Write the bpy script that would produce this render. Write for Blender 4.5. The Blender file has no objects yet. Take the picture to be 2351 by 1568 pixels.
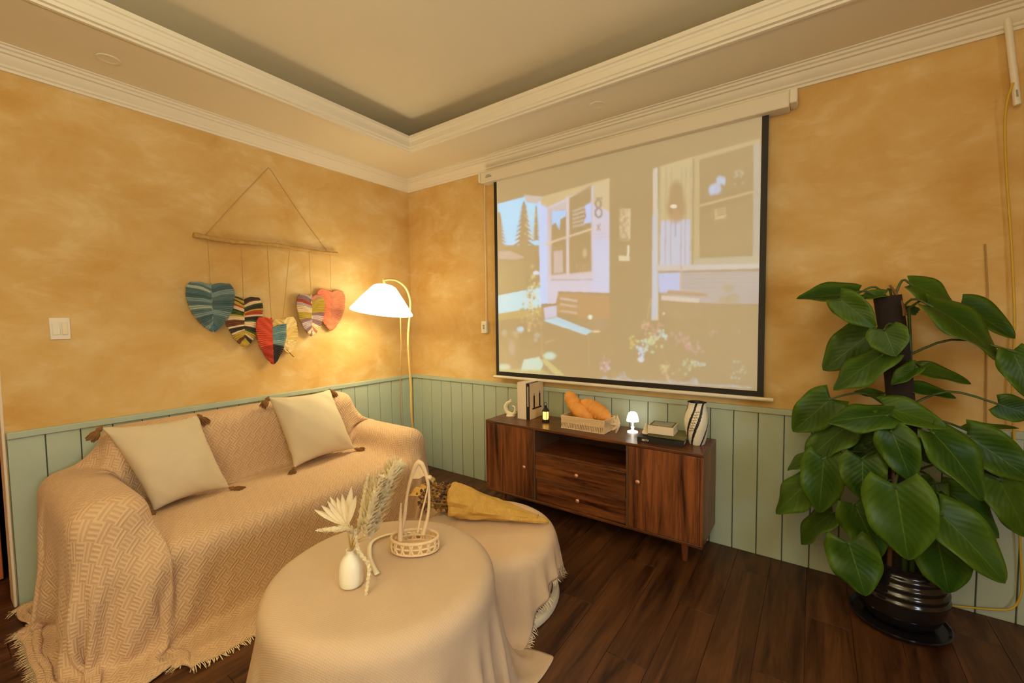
import bpy, bmesh, math, random
import numpy as np
from mathutils import Vector, Matrix
random.seed(7); rng = np.random.default_rng(7)
sc = bpy.context.scene
COL = sc.collection
PI = math.pi
# ------------------------------------------------------------------ camera
CAM_P, CAM_R, CAM_Y, CAM_F = -0.05255355, -0.01189141, 0.61688455, 978.301
CAM = np.array([3.24661498, -2.8637561, 1.41663842])
def cam_axes():
    cy, sy = math.cos(CAM_Y), math.sin(CAM_Y); cp, sp = math.cos(CAM_P), math.sin(CAM_P)
    f = np.array([-sy*cp, cy*cp, sp]); r0 = np.array([cy, sy, 0.]); u0 = np.cross(r0, f)
    c, s = math.cos(CAM_R), math.sin(CAM_R)
    return c*r0+s*u0, -s*r0+c*u0, f
AX_R, AX_U, AX_F = cam_axes()
cam = bpy.data.cameras.new('camera'); cam_o = bpy.data.objects.new('camera', cam); COL.objects.link(cam_o)
cam.sensor_width = 36.0; cam.lens = 36.0*CAM_F/2351.0; cam.clip_start = 0.02
M = Matrix((( AX_R[0], AX_U[0], -AX_F[0], CAM[0]), (AX_R[1], AX_U[1], -AX_F[1], CAM[1]), (AX_R[2], AX_U[2], -AX_F[2], CAM[2]), (0, 0, 0, 1)))
cam_o.matrix_world = M
sc.camera = cam_o
# ------------------------------------------------------------------ world, lights, exposure
w = bpy.data.worlds.new('world'); sc.world = w; w.use_nodes = True
w.node_tree.nodes['Background'].inputs[0].default_value = (0.55, 0.65, 0.8, 1)
w.node_tree.nodes['Background'].inputs[1].default_value = 0.3
vs = sc.view_settings
vs.view_transform = 'Standard'; vs.look = 'None'; vs.gamma = 1.0; vs.use_curve_mapping = False
vs.exposure = -0.04
sc.cycles.adaptive_threshold = 0.02
sc.cycles.max_bounces = 8; sc.cycles.diffuse_bounces = 5; sc.cycles.caustics_reflective = False; sc.cycles.caustics_refractive = False
WARM = (1.0, 0.935, 0.64)
def light(name, kind, loc, power, color, size=0.1, rot=None, size_y=None, spread=None):
    l = bpy.data.lights.new(name, kind); o = bpy.data.objects.new(name, l); COL.objects.link(o)
    l.energy = power; l.color = color; o.location = loc
    if kind == 'AREA':
        l.size = size
        if size_y: l.shape = 'RECTANGLE'; l.size_y = size_y
        if spread: l.spread = spread
    else: l.shadow_soft_size = size
    if rot: o.rotation_euler = rot
    return o
light('room_fill', 'POINT', (3.0, -3.9, 1.8), 42, WARM, 0.45)  # added soft warm fill behind the camera, no fixture there
light('ceiling_bounce_fill', 'AREA', (3.0, -3.7, 2.1), 82, WARM, 1.2, (PI, 0, 0), 1.2)  # unseen upward light, added to brighten the ceiling and bounce evenly into the room
light('window_daylight', 'AREA', (5.12, -2.7, 1.35), 36, (0.70, 0.87, 1.0), 0.55, (0, PI/2-.25, .12), 1.3)
light('floor_lamp_bulb', 'POINT', (0.46, -0.655, 1.545), 3.9, (1.0, 0.90, 0.54), 0.04)
light('small_lamp_bulb', 'POINT', (2.283, -0.14, 0.765), 1.7, (1.0, 0.86, 0.58), 0.012)
light('lantern_bulb', 'POINT', (1.655, -0.205, 0.715), 0.9, (1.0, 0.70, 0.14), 0.012)
# ------------------------------------------------------------------ helpers
def tag(o, label=None, cat=None, group=None, kind=None):
    if label: o['label'] = label
    if cat: o['category'] = cat
    if group: o['group'] = group
    if kind: o['kind'] = kind
    return o
def empty(name, loc=(0, 0, 0), label=None, cat=None, group=None):
    o = bpy.data.objects.new(name, None); COL.objects.link(o); o.location = loc; o.empty_display_size = 0.05
    return tag(o, label, cat, group)
class MB:
    """collects geometry in world coordinates; build() links ONE mesh object"""
    def __init__(s): s.v = []; s.f = []; s.m = []; s.uv = []; s.col = []
    def add(s, vs_, fs, m=0, uv=None):
        b = len(s.v); s.v += [tuple(map(float, p)) for p in vs_]
        for k, f in enumerate(fs):
            s.f.append(tuple(b+i for i in f)); s.m.append(m[k] if isinstance(m, (list, tuple)) else m)
        if uv is not None: s.uv += [tuple(p) for p in uv]
        else: s.uv += [(0., 0.)]*len(vs_)
        return s
    def box(s, lo, hi, m=0, rot=None, piv=None):
        x0, y0, z0 = lo; x1, y1, z1 = hi
        p = [(x0, y0, z0), (x1, y0, z0), (x1, y1, z0), (x0, y1, z0), (x0, y0, z1), (x1, y0, z1), (x1, y1, z1), (x0, y1, z1)]
        if rot is not None:
            c = Vector(piv) if piv is not None else Vector(((x0+x1)/2, (y0+y1)/2, (z0+z1)/2))
            p = [tuple(rot @ (Vector(q)-c) + c) for q in p]
        return s.add(p, [(0, 3, 2, 1), (4, 5, 6, 7), (0, 1, 5, 4), (1, 2, 6, 5), (2, 3, 7, 6), (3, 0, 4, 7)], m)
    def lathe(s, prof, c=(0, 0, 0), seg=32, m=0, mod=None, frame=None, cap0=True, cap1=True):
        vs_ = []; n = len(prof)
        for i, (r, z) in enumerate(prof):
            for k in range(seg):
                a = 2*PI*k/seg; rr = r*(mod(a, z, i) if mod else 1.0)
                q = Vector((rr*math.cos(a), rr*math.sin(a), z))
                if frame is not None: q = frame @ q
                vs_.append((q[0]+c[0], q[1]+c[1], q[2]+c[2]))
        fs = [(i*seg+k, i*seg+(k+1) % seg, (i+1)*seg+(k+1) % seg, (i+1)*seg+k) for i in range(n-1) for k in range(seg)]
        if cap0 and prof[0][0] > 1e-6: fs.append(tuple(range(seg))[::-1])
        if cap1 and prof[-1][0] > 1e-6: fs.append(tuple((n-1)*seg+k for k in range(seg)))
        mm = m
        if callable(m): mm = [m(i, k) for i in range(n-1) for k in range(seg)] + [0]*(len(fs)-(n-1)*seg)
        return s.add(vs_, fs, mm)
    def tube(s, pts, r, seg=8, m=0, cap=True):
        pts = [Vector(p) for p in pts]; n = len(pts); vs_ = []
        up = Vector((0, 0, 1)); pu = None
        for i, p in enumerate(pts):
            t = (pts[min(i+1, n-1)]-pts[max(i-1, 0)])
            t = t.normalized() if t.length > 1e-9 else Vector((0, 0, 1))
            if pu is None:
                a = up if abs(t.dot(up)) < .9 else Vector((1, 0, 0)); pu = (a-t*a.dot(t)).normalized()
            else:
                pu = pu-t*pu.dot(t); pu = pu.normalized() if pu.length > 1e-6 else t.orthogonal().normalized()
            q = t.cross(pu); rr = r[i] if isinstance(r, (list, tuple, np.ndarray)) else r
            for k in range(seg):
                a = 2*PI*k/seg; vs_.append(p+(pu*math.cos(a)+q*math.sin(a))*rr)
        fs = [(i*seg+k, i*seg+(k+1) % seg, (i+1)*seg+(k+1) % seg, (i+1)*seg+k) for i in range(n-1) for k in range(seg)]
        if cap: fs += [tuple(range(seg))[::-1], tuple((n-1)*seg+k for k in range(seg))]
        return s.add(vs_, fs, m)
    def grid(s, P, m=0, uv=None, close_u=False):
        n, k = P.shape[:2]; V = P.reshape(-1, 3); fs = []
        for i in range(n-1 if not close_u else n):
            i2 = (i+1) % n
            for j in range(k-1): fs.append((i*k+j, i2*k+j, i2*k+j+1, i*k+j+1))
        return s.add(V, fs, m, None if uv is None else uv.reshape(-1, 2))
    def strip(s, a, b, wdt, side, m=0, taper=0.3):
        a = Vector(a); b = Vector(b); side = Vector(side)*wdt
        return s.add([a-side, a+side, b+side*taper, b-side*taper], [(0, 1, 2, 3)], m)
    def build(s, name, mats, parent=None, smooth=None, local=False, bevel=0, seg=2, uv=False, origin=None):
        me = bpy.data.meshes.new(name)
        V = np.array(s.v, dtype=float)
        o = bpy.data.objects.new(name, me)
        off = np.zeros(3)
        if parent is not None and not local:
            ml = Vector((0, 0, 0)); p = parent
            while p is not None: ml += p.location; p = p.parent
            off = np.array(ml)
        if origin is not None:
            o.location = Vector(origin)-Vector(off); off = np.array(origin, dtype=float)
        me.from_pydata((V-off).tolist(), [], s.f)
        for m in (mats if isinstance(mats, (list, tuple)) else [mats]): me.materials.append(m)
        if any(s.m): me.polygons.foreach_set('material_index', s.m)
        if uv:
            ul = me.uv_layers.new(name='UVMap'); U = np.array(s.uv, dtype=np.float32)
            li = np.empty(len(me.loops), dtype=np.int32); me.loops.foreach_get('vertex_index', li)
            ul.data.foreach_set('uv', U[li].ravel())
        if smooth is not None:
            me.polygons.foreach_set('use_smooth', [True]*len(me.polygons))
            if smooth < 180: me.set_sharp_from_angle(angle=math.radians(smooth))
        me.update(); COL.objects.link(o)
        if parent is not None: o.parent = parent
        if bevel:
            b = o.modifiers.new('bevel', 'BEVEL'); b.width = bevel; b.segments = seg; b.limit_method = 'ANGLE'; b.angle_limit = math.radians(40)
            me.polygons.foreach_set('use_smooth', [True]*len(me.polygons)); me.set_sharp_from_angle(angle=math.radians(50))
        return o
def struct(o): o['kind'] = 'structure'; return o
def spline(pts, n=24):
    """Catmull-Rom through pts"""
    P = [np.array(p, dtype=float) for p in pts]; P = [2*P[0]-P[1]]+P+[2*P[-1]-P[-2]]; out = []
    segs = len(P)-3
    for i in range(segs):
        p0, p1, p2, p3 = P[i:i+4]; k = max(2, n//segs)
        for t in np.linspace(0, 1, k, endpoint=False):
            out.append(.5*((2*p1)+(-p0+p2)*t+(2*p0-5*p1+4*p2-p3)*t*t+(-p0+3*p1-3*p2+p3)*t**3))
    out.append(P[-2]); return out
# ------------------------------------------------------------------ materials
class NT:
    def __init__(s, name):
        s.mat = bpy.data.materials.new(name); s.mat.use_nodes = True; s.t = s.mat.node_tree; s.n = s.t.nodes
        s.b = s.n['Principled BSDF']; s.out = s.n['Material Output']
    def node(s, typ, **kw):
        n = s.n.new(typ)
        for k, v in kw.items(): setattr(n, k, v)
        return n
    def link(s, a, b): s.t.links.new(a, b)
    def put(s, sock, v):
        if hasattr(v, 'is_linked') or isinstance(v, bpy.types.NodeSocket): s.link(v, sock)
        elif isinstance(v, (tuple, list)) and len(v) == 3 and sock.type == 'RGBA': sock.default_value = (*v, 1)
        else: sock.default_value = v
    def math(s, op, a, b=0.0, c=None):
        n = s.node('ShaderNodeMath', operation=op); s.put(n.inputs[0], a); s.put(n.inputs[1], b)
        if c is not None: s.put(n.inputs[2], c)
        return n.outputs[0]
    def mix(s, f, a, b, blend='MIX'):
        n = s.node('ShaderNodeMix', data_type='RGBA', blend_type=blend); s.put(n.inputs[0], f); s.put(n.inputs[6], a); s.put(n.inputs[7], b); return n.outputs[2]
    def coord(s, kind='Object'):
        return s.node('ShaderNodeTexCoord').outputs[kind]
    def mapping(s, vec, scale=(1, 1, 1), rot=(0, 0, 0), loc=(0, 0, 0)):
        n = s.node('ShaderNodeMapping'); s.link(vec, n.inputs[0]); n.inputs['Scale'].default_value = scale; n.inputs['Rotation'].default_value = rot
        if isinstance(loc, bpy.types.NodeSocket): s.link(loc, n.inputs['Location'])
        else: n.inputs['Location'].default_value = loc
        return n.outputs[0]
    def noise(s, vec, scale=5, detail=4, rough=.55, dist=0.0):
        n = s.node('ShaderNodeTexNoise'); s.link(vec, n.inputs['Vector']); n.inputs['Scale'].default_value = scale; n.inputs['Detail'].default_value = detail
        n.inputs['Roughness'].default_value = rough; n.inputs['Distortion'].default_value = dist; return n.outputs['Fac']
    def ramp(s, fac, stops):
        n = s.node('ShaderNodeValToRGB'); e = n.color_ramp.elements
        while len(e) < len(stops): e.new(0.5)
        for k, (p, c) in enumerate(stops): e[k].position = p; e[k].color = (*c, 1)
        s.link(fac, n.inputs[0]); return n.outputs[0]
    def maprange(s, v, a, b, c=0, d=1):
        n = s.node('ShaderNodeMapRange'); s.put(n.inputs[0], v)
        for k, x in enumerate((a, b, c, d)): n.inputs[k+1].default_value = x
        return n.outputs[0]
    def bump(s, h, strength=.3, dist=.01):
        n = s.node('ShaderNodeBump'); n.inputs['Strength'].default_value = strength; n.inputs['Distance'].default_value = dist
        s.link(h, n.inputs['Height']); s.link(n.outputs[0], s.b.inputs['Normal'])
    def color(s, v): s.put(s.b.inputs['Base Color'], v)
    def set(s, **kw):
        for k, v in kw.items(): s.put(s.b.inputs[k.replace('_', ' ')], v)
        return s
def simple(name, col, rough=.6, metal=0., spec=.5, noise=0.0, scale=40, coat=0):
    t = NT(name); t.set(Roughness=rough, Metallic=metal, Specular_IOR_Level=spec)
    if coat: t.b.inputs['Coat Weight'].default_value = coat
    if noise:
        f = t.noise(t.coord(), scale, 4); t.color(t.mix(f, tuple(c*(1-noise) for c in col), tuple(min(1, c*(1+noise)) for c in col)))
    else: t.color(col)
    return t.mat
def emis(name, col, strength, base=None):
    t = NT(name); t.color(base or col); t.set(Roughness=.7); t.b.inputs['Emission Color'].default_value = (*col, 1); t.b.inputs['Emission Strength'].default_value = strength
    return t.mat
def make_plaster():
    t = NT('ochre_plaster'); P = t.node('ShaderNodeNewGeometry').outputs['Position']
    big = t.noise(t.mapping(P, (1, 1, 1.6)), 1.7, 5, .6, .8)
    mid = t.noise(t.mapping(P, (1, 1, 1.3), (0.3, .4, .5)), 3.2, 5, .6, .5)
    st = t.noise(t.mapping(P, (1.2, 1.2, 3.0), (.5, .5, .2)), 6, 6, .6, .7)
    f = t.math('ADD', t.math('MULTIPLY', big, .55), t.math('MULTIPLY', mid, .45))
    c = t.ramp(f, [(.36, (.60, .345, .10)), (.5, (.67, .44, .165)), (.64, (.73, .53, .25))])
    lt = t.maprange(t.math('MULTIPLY', st, mid), .27, .46, 0, .42)
    t.color(t.mix(lt, c, (.80, .64, .37))); t.set(Roughness=.85, Specular_IOR_Level=.2); t.bump(t.math('ADD', st, mid), .15, .01)
    return t.mat
def make_wood(name, dark, lite, axis, scale=1.0, rough=.4, var=(.85, 1.15), gloss=.5):
    """grain runs along the given axis"""
    t = NT(name); P = t.coord()
    oi = t.node('ShaderNodeObjectInfo'); rnd = oi.outputs['Random']
    off = t.node('ShaderNodeCombineXYZ')
    for k in range(3): t.link(t.math('MULTIPLY', rnd, 7.3*(k+1)), off.inputs[k])
    s = [14*scale]*3; s[axis] = .9*scale
    v = t.mapping(P, tuple(s), (0, 0, 0), off.outputs[0])
    g = t.noise(v, 1.6, 7, .62, .9); fine = t.noise(t.mapping(v, (6, 6, 2)), 3, 3, .6)
    f = t.math('ADD', t.math('MULTIPLY', g, .8), t.math('MULTIPLY', fine, .2))
    mid = tuple((a+b)/2 for a, b in zip(dark, lite))
    c = t.ramp(f, [(.36, dark), (.5, mid), (.63, lite)])
    hs = t.node('ShaderNodeHueSaturation'); t.link(c, hs.inputs['Color']); t.link(t.maprange(rnd, 0, 1, *var), hs.inputs['Value'])
    t.color(hs.outputs[0]); t.set(Roughness=rough, Specular_IOR_Level=gloss); t.bump(fine, .08, .003)
    return t.mat
def make_weave(name, cdark, clite, cell=.055, rot=45, stripes=4, bump=.6, contrast=1.0):
    """parquet weave: blocks of ribs that turn by a quarter from block to block"""
    t = NT(name); uv = t.mapping(t.coord('UV'), (1/cell, 1/cell, 1), (0, 0, math.radians(rot)))
    sp = t.node('ShaderNodeSeparateXYZ'); t.link(uv, sp.inputs[0]); u, v = sp.outputs[0], sp.outputs[1]
    u2 = t.math('MULTIPLY', u, .5)
    par = t.math('FLOORED_MODULO', t.math('ADD', t.math('FLOOR', u2), t.math('FLOOR', v)), 2.0)
    sel = t.math('ADD', t.math('MULTIPLY', u, t.math('SUBTRACT', 1.0, par)), t.math('MULTIPLY', v, par))
    rib = t.math('ADD', .5, t.math('MULTIPLY', .5, t.math('SINE', t.math('MULTIPLY', sel, 2*PI*stripes/2))))
    nz = t.noise(t.coord('UV'), 220, 2, .6); soft = t.noise(t.coord('UV'), 6, 3, .5)
    f = t.math('ADD', t.math('MULTIPLY', rib, .62*contrast), t.math('ADD', t.math('MULTIPLY', nz, .30), t.math('MULTIPLY', soft, .2)))
    t.color(t.mix(t.maprange(f, .1, .95), cdark, clite)); t.set(Roughness=.95, Specular_IOR_Level=.1)
    t.b.inputs['Sheen Weight'].default_value = .15
    t.bump(t.math('ADD', rib, t.math('MULTIPLY', nz, .5)), bump, .006); return t.mat
def make_waffle(name, cdark, clite, pitch=.008, bump=.5):
    t = NT(name); uv = t.mapping(t.coord('UV'), (2*PI/pitch,)*3)
    sp = t.node('ShaderNodeSeparateXYZ'); t.link(uv, sp.inputs[0])
    a = t.math('ADD', t.math('SINE', sp.outputs[0]), t.math('SINE', sp.outputs[1]))
    nz = t.noise(t.coord('UV'), 9, 4, .5)
    f = t.math('ADD', t.maprange(a, -2, 2, 0, .55), t.math('MULTIPLY', nz, .5))
    t.color(t.mix(t.maprange(f, .15, .85), cdark, clite)); t.set(Roughness=.95, Specular_IOR_Level=.1); t.bump(a, bump, .002); return t.mat
def make_leaf(name):
    t = NT(name); uv = t.coord('UV'); sp = t.node('ShaderNodeSeparateXYZ'); t.link(uv, sp.inputs[0]); u, v = sp.outputs[0], sp.outputs[1]
    au = t.math('ABSOLUTE', u)
    vein = t.math('SINE', t.math('MULTIPLY', t.math('SUBTRACT', v, t.math('MULTIPLY', au, .45)), 52.0))
    oi = t.node('ShaderNodeObjectInfo').outputs['Random']
    nz = t.noise(t.coord(), 3.0, 4, .6)
    base = t.mix(nz, (.007, .032, .002), (.026, .078, .003))
    base = t.mix(t.maprange(oi, 0, 1, 0, .5), base, (.075, .135, .006))
    edge = t.maprange(au, .5, 1.02, 0, .6)
    c = t.mix(edge, base, (.11, .19, .012))
    mid = t.maprange(au, .0, .035, .5, 0)
    c = t.mix(mid, c, (.15, .22, .03))
    c = t.mix(t.maprange(vein, .4, 1, 0, .22), c, (.02, .06, .004))
    t.color(c); t.set(Roughness=.45, Specular_IOR_Level=.25); t.bump(vein, .10, .004)
    return t.mat
def make_floor_wood(name): return make_wood(name, (.022, .0072, .0024), (.115, .043, .014), 1, .75, .40, (.88, 1.14), .35)
m_plaster = make_plaster()
m_white = simple('ceiling_paint', (.81, .725, .54), .8, noise=.03, scale=3)
m_trim = simple('plaster_trim', (.82, .745, .59), .6)
m_tray = simple('tray_paint', (.78, .64, .45), .8)
m_green = simple('sage_paint', (.42, .49, .39), .5, noise=.06, scale=6)
m_greend = simple('sage_backing', (.10, .13, .10), .9)
m_jamb = simple('jamb_white', (.78, .64, .48), .6)
m_floor = make_floor_wood('dark_floor_wood')
m_sub = simple('floor_joint', (.012, .006, .003), .9)
m_orange = simple('orange_door', (.55, .14, .04), .6)
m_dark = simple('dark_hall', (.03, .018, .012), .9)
m_cabv = make_wood('walnut_upright_grain', (.028, .006, .003), (.29, .092, .026), 2, 1.25, .36)
m_cabh = make_wood('walnut_cross_grain', (.028, .006, .003), (.25, .080, .022), 0, 1.25, .30)
m_cabd = simple('cabinet_inside', (.05, .022, .011), .6, noise=.2)
m_edge = simple('cabinet_edge', (.11, .05, .022), .5)
m_copper = simple('copper_knob', (.75, .36, .22), .35, metal=.6)
m_throw = make_weave('woven_throw', (.55, .345, .19), (.735, .515, .315), .027, 45, 4, .4)
m_fringe = simple('throw_fringe', (.82, .66, .43), .9)
m_cream = make_waffle('cream_waffle', (.555, .405, .27), (.635, .475, .325), .0055, .12)
m_ott = make_waffle('ottoman_cloth', (.66, .46, .29), (.75, .55, .36), .0055, .2)
m_pillow = make_waffle('pillow_linen', (.63, .52, .355), (.69, .58, .40), .005, .1)
m_tassel = simple('brown_tassel', (.24, .11, .03), .95, noise=.3, scale=60)
m_bone = simple('off_white', (.82, .72, .52), .5)
m_ivory = simple('ivory_ceramic', (.86, .80, .64), .35)
m_plume = simple('dried_plume', (.90, .80, .56), .95, noise=.08)
def thin(name, col):
    t = NT(name); tr = t.node('ShaderNodeBsdfTranslucent'); tr.inputs[0].default_value = (*col, 1); df = t.node('ShaderNodeBsdfDiffuse'); df.inputs[0].default_value = (*col, 1)
    mx = t.node('ShaderNodeMixShader'); mx.inputs[0].default_value = .45; t.link(df.outputs[0], mx.inputs[1]); t.link(tr.outputs[0], mx.inputs[2]); t.link(mx.outputs[0], t.out.inputs[0]); return t.mat
m_plume = thin('dried_plume', (.97, .88, .66))
m_stem = simple('dried_stem', (.62, .44, .17), .8)
def kraft():
    t = NT('kraft_paper'); P = t.coord(); n = t.noise(P, 22, 4, .6); b = t.node('ShaderNodeTexBrick'); t.link(t.mapping(P, (9, 9, 9), (.6, .5, .4)), b.inputs['Vector'])
    b.inputs['Color1'].default_value = (.56, .31, .05, 1); b.inputs['Color2'].default_value = (.60, .345, .06, 1); b.inputs['Mortar'].default_value = (.70, .44, .11, 1); b.inputs['Mortar Size'].default_value = .025
    t.color(t.mix(t.maprange(n, .35, .7, 0, .35), b.outputs['Color'], (.42, .22, .03))); t.set(Roughness=.75); t.bump(n, .5, .01); return t.mat
m_kraft = kraft()
m_brown = simple('dried_brown', (.17, .07, .02), .9, noise=.4, scale=80)
m_purple = simple('dried_purple', (.07, .03, .045), .9, noise=.5, scale=80)
m_straw = simple('dried_straw', (.40, .22, .05), .9)
m_black = simple('black_border', (.012, .009, .007), .6)
m_case = simple('screen_case', (.78, .70, .55), .5)
m_grey = simple('grey_badge', (.35, .34, .28), .5)
m_plast = simple('white_plastic', (.82, .75, .61), .4)
m_cord = simple('thin_cord', (.42, .25, .09), .8)
m_twine = simple('twine', (.50, .30, .10), .9)
m_bark = simple('pale_driftwood', (.50, .30, .085), .9, noise=.35, scale=50)
m_brass = simple('pale_brass_pole', (.85, .62, .22), .35, metal=.35)
m_pot = simple('black_glaze', (.010, .008, .008), .12, spec=.6)
m_moss = simple('coir_pole', (.018, .010, .007), .95, noise=.4, scale=90)
m_leaf = make_leaf('leaf_green')
m_petiole = simple('petiole_green', (.05, .085, .012), .5)
m_stalk = simple('stalk_brown', (.16, .075, .025), .7)
m_yellow = simple('yellow_cord', (.62, .40, .03), .5)
m_bread = simple('orange_bread', (.85, .36, .07), .6, noise=.2, scale=12)
m_wicker = simple('white_wicker', (.78, .58, .34), .7, noise=.12, scale=60)
m_paper = simple('white_paper', (.82, .69, .53), .6)
m_olive = simple('olive_cloth', (.16, .16, .05), .7)
m_soil = simple('soil', (.02, .012, .008), 1)
m_shade = emis('lit_shade', (1.0, .88, .56), 8.0, (.9, .85, .7))
m_mini = emis('lit_small_lamp', (1.0, .95, .82), 3.0, (.9, .9, .85))
m_flame = emis('lit_lantern_glass', (1.0, .58, .10), 3.0)
# ------------------------------------------------------------------ the room
RX, RY, HC, HS, HU = 5.2, -5.2, 2.65, 2.75, 2.975
YE = -2.62
HW = 0.886
wl = struct(MB().box((-.12, YE, 0), (0, .12, 2.76)).box((-.12, -3.62, 2.2), (0, YE, 2.76)).box((-.12, RY, 0), (0, -3.62, 2.76)).build('wall_left', m_plaster))
wb = struct(MB().box((0, 0, 0), (RX, .12, 2.76)).build('wall_back', m_plaster))
wr = struct(MB().box((RX, RY, 0), (RX+.12, -3.15, 2.76)).box((RX, -2.25, 0), (RX+.12, .12, 2.76)).box((RX, -3.15, 0), (RX+.12, -2.25, .6)).box((RX, -3.15, 2.1), (RX+.12, -2.25, 2.76)).build('wall_right', m_plaster))
wf = struct(MB().box((-.12, RY-.12, 0), (RX+.12, RY, 2.76)).build('wall_front', m_plaster))
# jamb at the free end of the left wall
struct(MB().box((-.125, YE-.012, 0), (.004, YE, 2.2)).build('trim_1', m_jamb, bevel=.003))
# hallway seen past the jamb
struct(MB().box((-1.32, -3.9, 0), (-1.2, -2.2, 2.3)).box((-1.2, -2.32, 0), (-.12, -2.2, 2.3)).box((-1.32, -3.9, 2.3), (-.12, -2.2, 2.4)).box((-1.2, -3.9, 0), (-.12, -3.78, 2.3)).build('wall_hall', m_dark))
d1 = struct(MB().box((-.43, -3.5, .012), (-.39, -2.632, 2.05)).build('door_1', m_orange, bevel=.004))
struct(MB().tube([(-.385, -2.70, 1.0), (-.35, -2.70, 1.0), (-.35, -2.80, 1.0)], .009).build('door_handle', m_copper, d1, 60))
# window on the right wall (behind the photographer's right shoulder)
wn = struct(MB().box((RX+.02, -3.15, .6), (RX+.1, -3.10, 2.1)).box((RX+.02, -2.30, .6), (RX+.1, -2.25, 2.1)).box((RX+.02, -3.10, .6), (RX+.1, -2.30, .65)).box((RX+.02, -3.10, 2.05), (RX+.1, -2.30, 2.1)).build('window_1', m_trim, bevel=.004))
tg = NT('window_glass'); tg.color((1, 1, 1)); tg.set(Roughness=.0); tg.b.inputs['Transmission Weight'].default_value = 1.0
MB().box((RX+.05, -3.10, .65), (RX+.058, -2.30, 2.05)).build('pane', tg.mat, wn)
# floor: joint bed plus planks running away from the screen wall
fl = struct(MB().box((-1.32, RY-.12, -.08), (RX+.12, .12, -.0045)).build('floor', m_sub))
PWD, PLN = .172, 1.22
pv = MB().box((-PWD/2+.0006, -PLN/2+.0006, -.0045), (PWD/2-.0006, PLN/2-.0006, 0))
p0 = pv.build('plank', m_floor, fl, local=True, bevel=.0008, seg=1)
first = True; k = 0
for ix in range(-3, 30):
    x = ix*PWD+.06
    if x > RX: break
    y = -PLN/2+((ix*7) % 5)*PLN/5.0
    while y > -3.9:
        c = p0 if first else p0.copy()
        if not first: COL.objects.link(c)
        first = False; yy = min(y, 99); c.location = (x, y, 0); c.scale = (1, 1, 1); c.parent = fl
        if y+PLN/2 > .02:                      # last board is cut at the wall
            f = (0-(y-PLN/2))/PLN
            if f < .05: bpy.data.objects.remove(c); y -= PLN; first = False; continue
            c.scale = (1, f, 1); c.location = (x, y-PLN/2+PLN*f/2, 0)
        y -= PLN
struct(MB().box((-1.3, RY, -.0044), (RX, -4.0, -.001)).build('trim_2', m_floor))
# wainscot: boards and a cap on each wall
def wainscot(wall, axis, a, b, width, skip=None):
    n = round((b-a)/width); wd = (b-a)/n
    back = MB(); cap = MB(); bds = MB()
    if axis == 'x':
        back.box((a, -.006, 0), (b, 0, HW-.02)); cap.box((a, -.026, HW-.034), (b, 0, HW))
        bds.box((-wd/2+.0025, -.015, 0), (wd/2-.0025, -.006, HW-.034))
    else:
        back.box((0, a, 0), (.006, b, HW-.02)); cap.box((0, a, HW-.034), (.026, b, HW))
        bds.box((.006, -wd/2+.0025, 0), (.015, wd/2-.0025, HW-.034))
    back.build('panel_backing', m_greend, wall); cap.build('cap_rail', m_green, wall, bevel=.004)
    p = bds.build('wainscot_board', m_green, wall, local=True, bevel=.0025)
    for i in range(n):
        c = p if i == 0 else p.copy()
        if i: COL.objects.link(c); c.parent = wall
        q = a+wd*(i+.5); c.location = (q, 0, 0) if axis == 'x' else (0, q, 0)
wainscot(wb, 'x', .015, RX-.01, .131)
wainscot(wl, 'y', YE+.002, -.015, .128)
# ceiling: soffit ring, fascia moulding, recess and upper ceiling
IX0, IX1, IY0, IY1 = .62, 4.55, -4.6, -.52
def ring(mb, o, i, z0, z1):
    (ax, bx, ay, by), (cx, dx, cy, dy) = o, i
    mb.box((ax, ay, z0), (cx, by, z1)); mb.box((dx, ay, z0), (bx, by, z1)); mb.box((cx, dy, z0), (dx, by, z1)); mb.box((cx, ay, z0), (dx, cy, z1))
mb = MB(); ring(mb, (-.12, RX+.12, RY-.12, .12), (IX0-.03, IX1+.03, IY0-.03, IY1+.03), HS, HS+.05)
REC = .30
ring(mb, (-.12, RX+.12, RY-.12, .12), (IX0-REC, IX1+REC, IY0-REC, IY1+REC), HS+.05, HU)
mb.box((-.12, RY-.12, HU), (RX+.12, .12, HU+.1))
ceil = struct(mb.build('ceiling', m_white))
def sweep_in(mb, prof, x0, x1, y0, y1, sgn=1):
    """closed rectangular sweep; prof = (distance inwards, z)"""
    P = np.array([[(x0+sgn*d, y1-sgn*d, z), (x1-sgn*d, y1-sgn*d, z), (x1-sgn*d, y0+sgn*d, z), (x0+sgn*d, y0+sgn*d, z)] for d, z in prof])
    P = P.transpose(1, 0, 2); mb.grid(P, close_u=True)
corn = [(0, 2.65), (.012, 2.65), (.014, 2.662), (.024, 2.666), (.028, 2.676), (.042, 2.688), (.052, 2.704), (.056, 2.713), (.068, 2.716), (.071, 2.728), (.084, 2.732), (.087, 2.742), (.098, 2.744), (.098, 2.751)]
mb = MB(); sweep_in(mb, corn, 0, RX, RY, 0); struct(mb.build('trim_3', m_trim, smooth=20))
fas = [(-.035, 2.751), (-.035, 2.742), (-.018, 2.742), (-.016, 2.752), (.0, 2.754), (.003, 2.768), (.010, 2.772), (.012, 2.806), (.018, 2.812), (.021, 2.822), (.030, 2.826), (.032, 2.846), (-.03, 2.846), (-.03, 2.801)]
mb = MB(); sweep_in(mb, fas, IX0, IX1, IY0, IY1); struct(mb.build('trim_4', m_trim, smooth=20))
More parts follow.
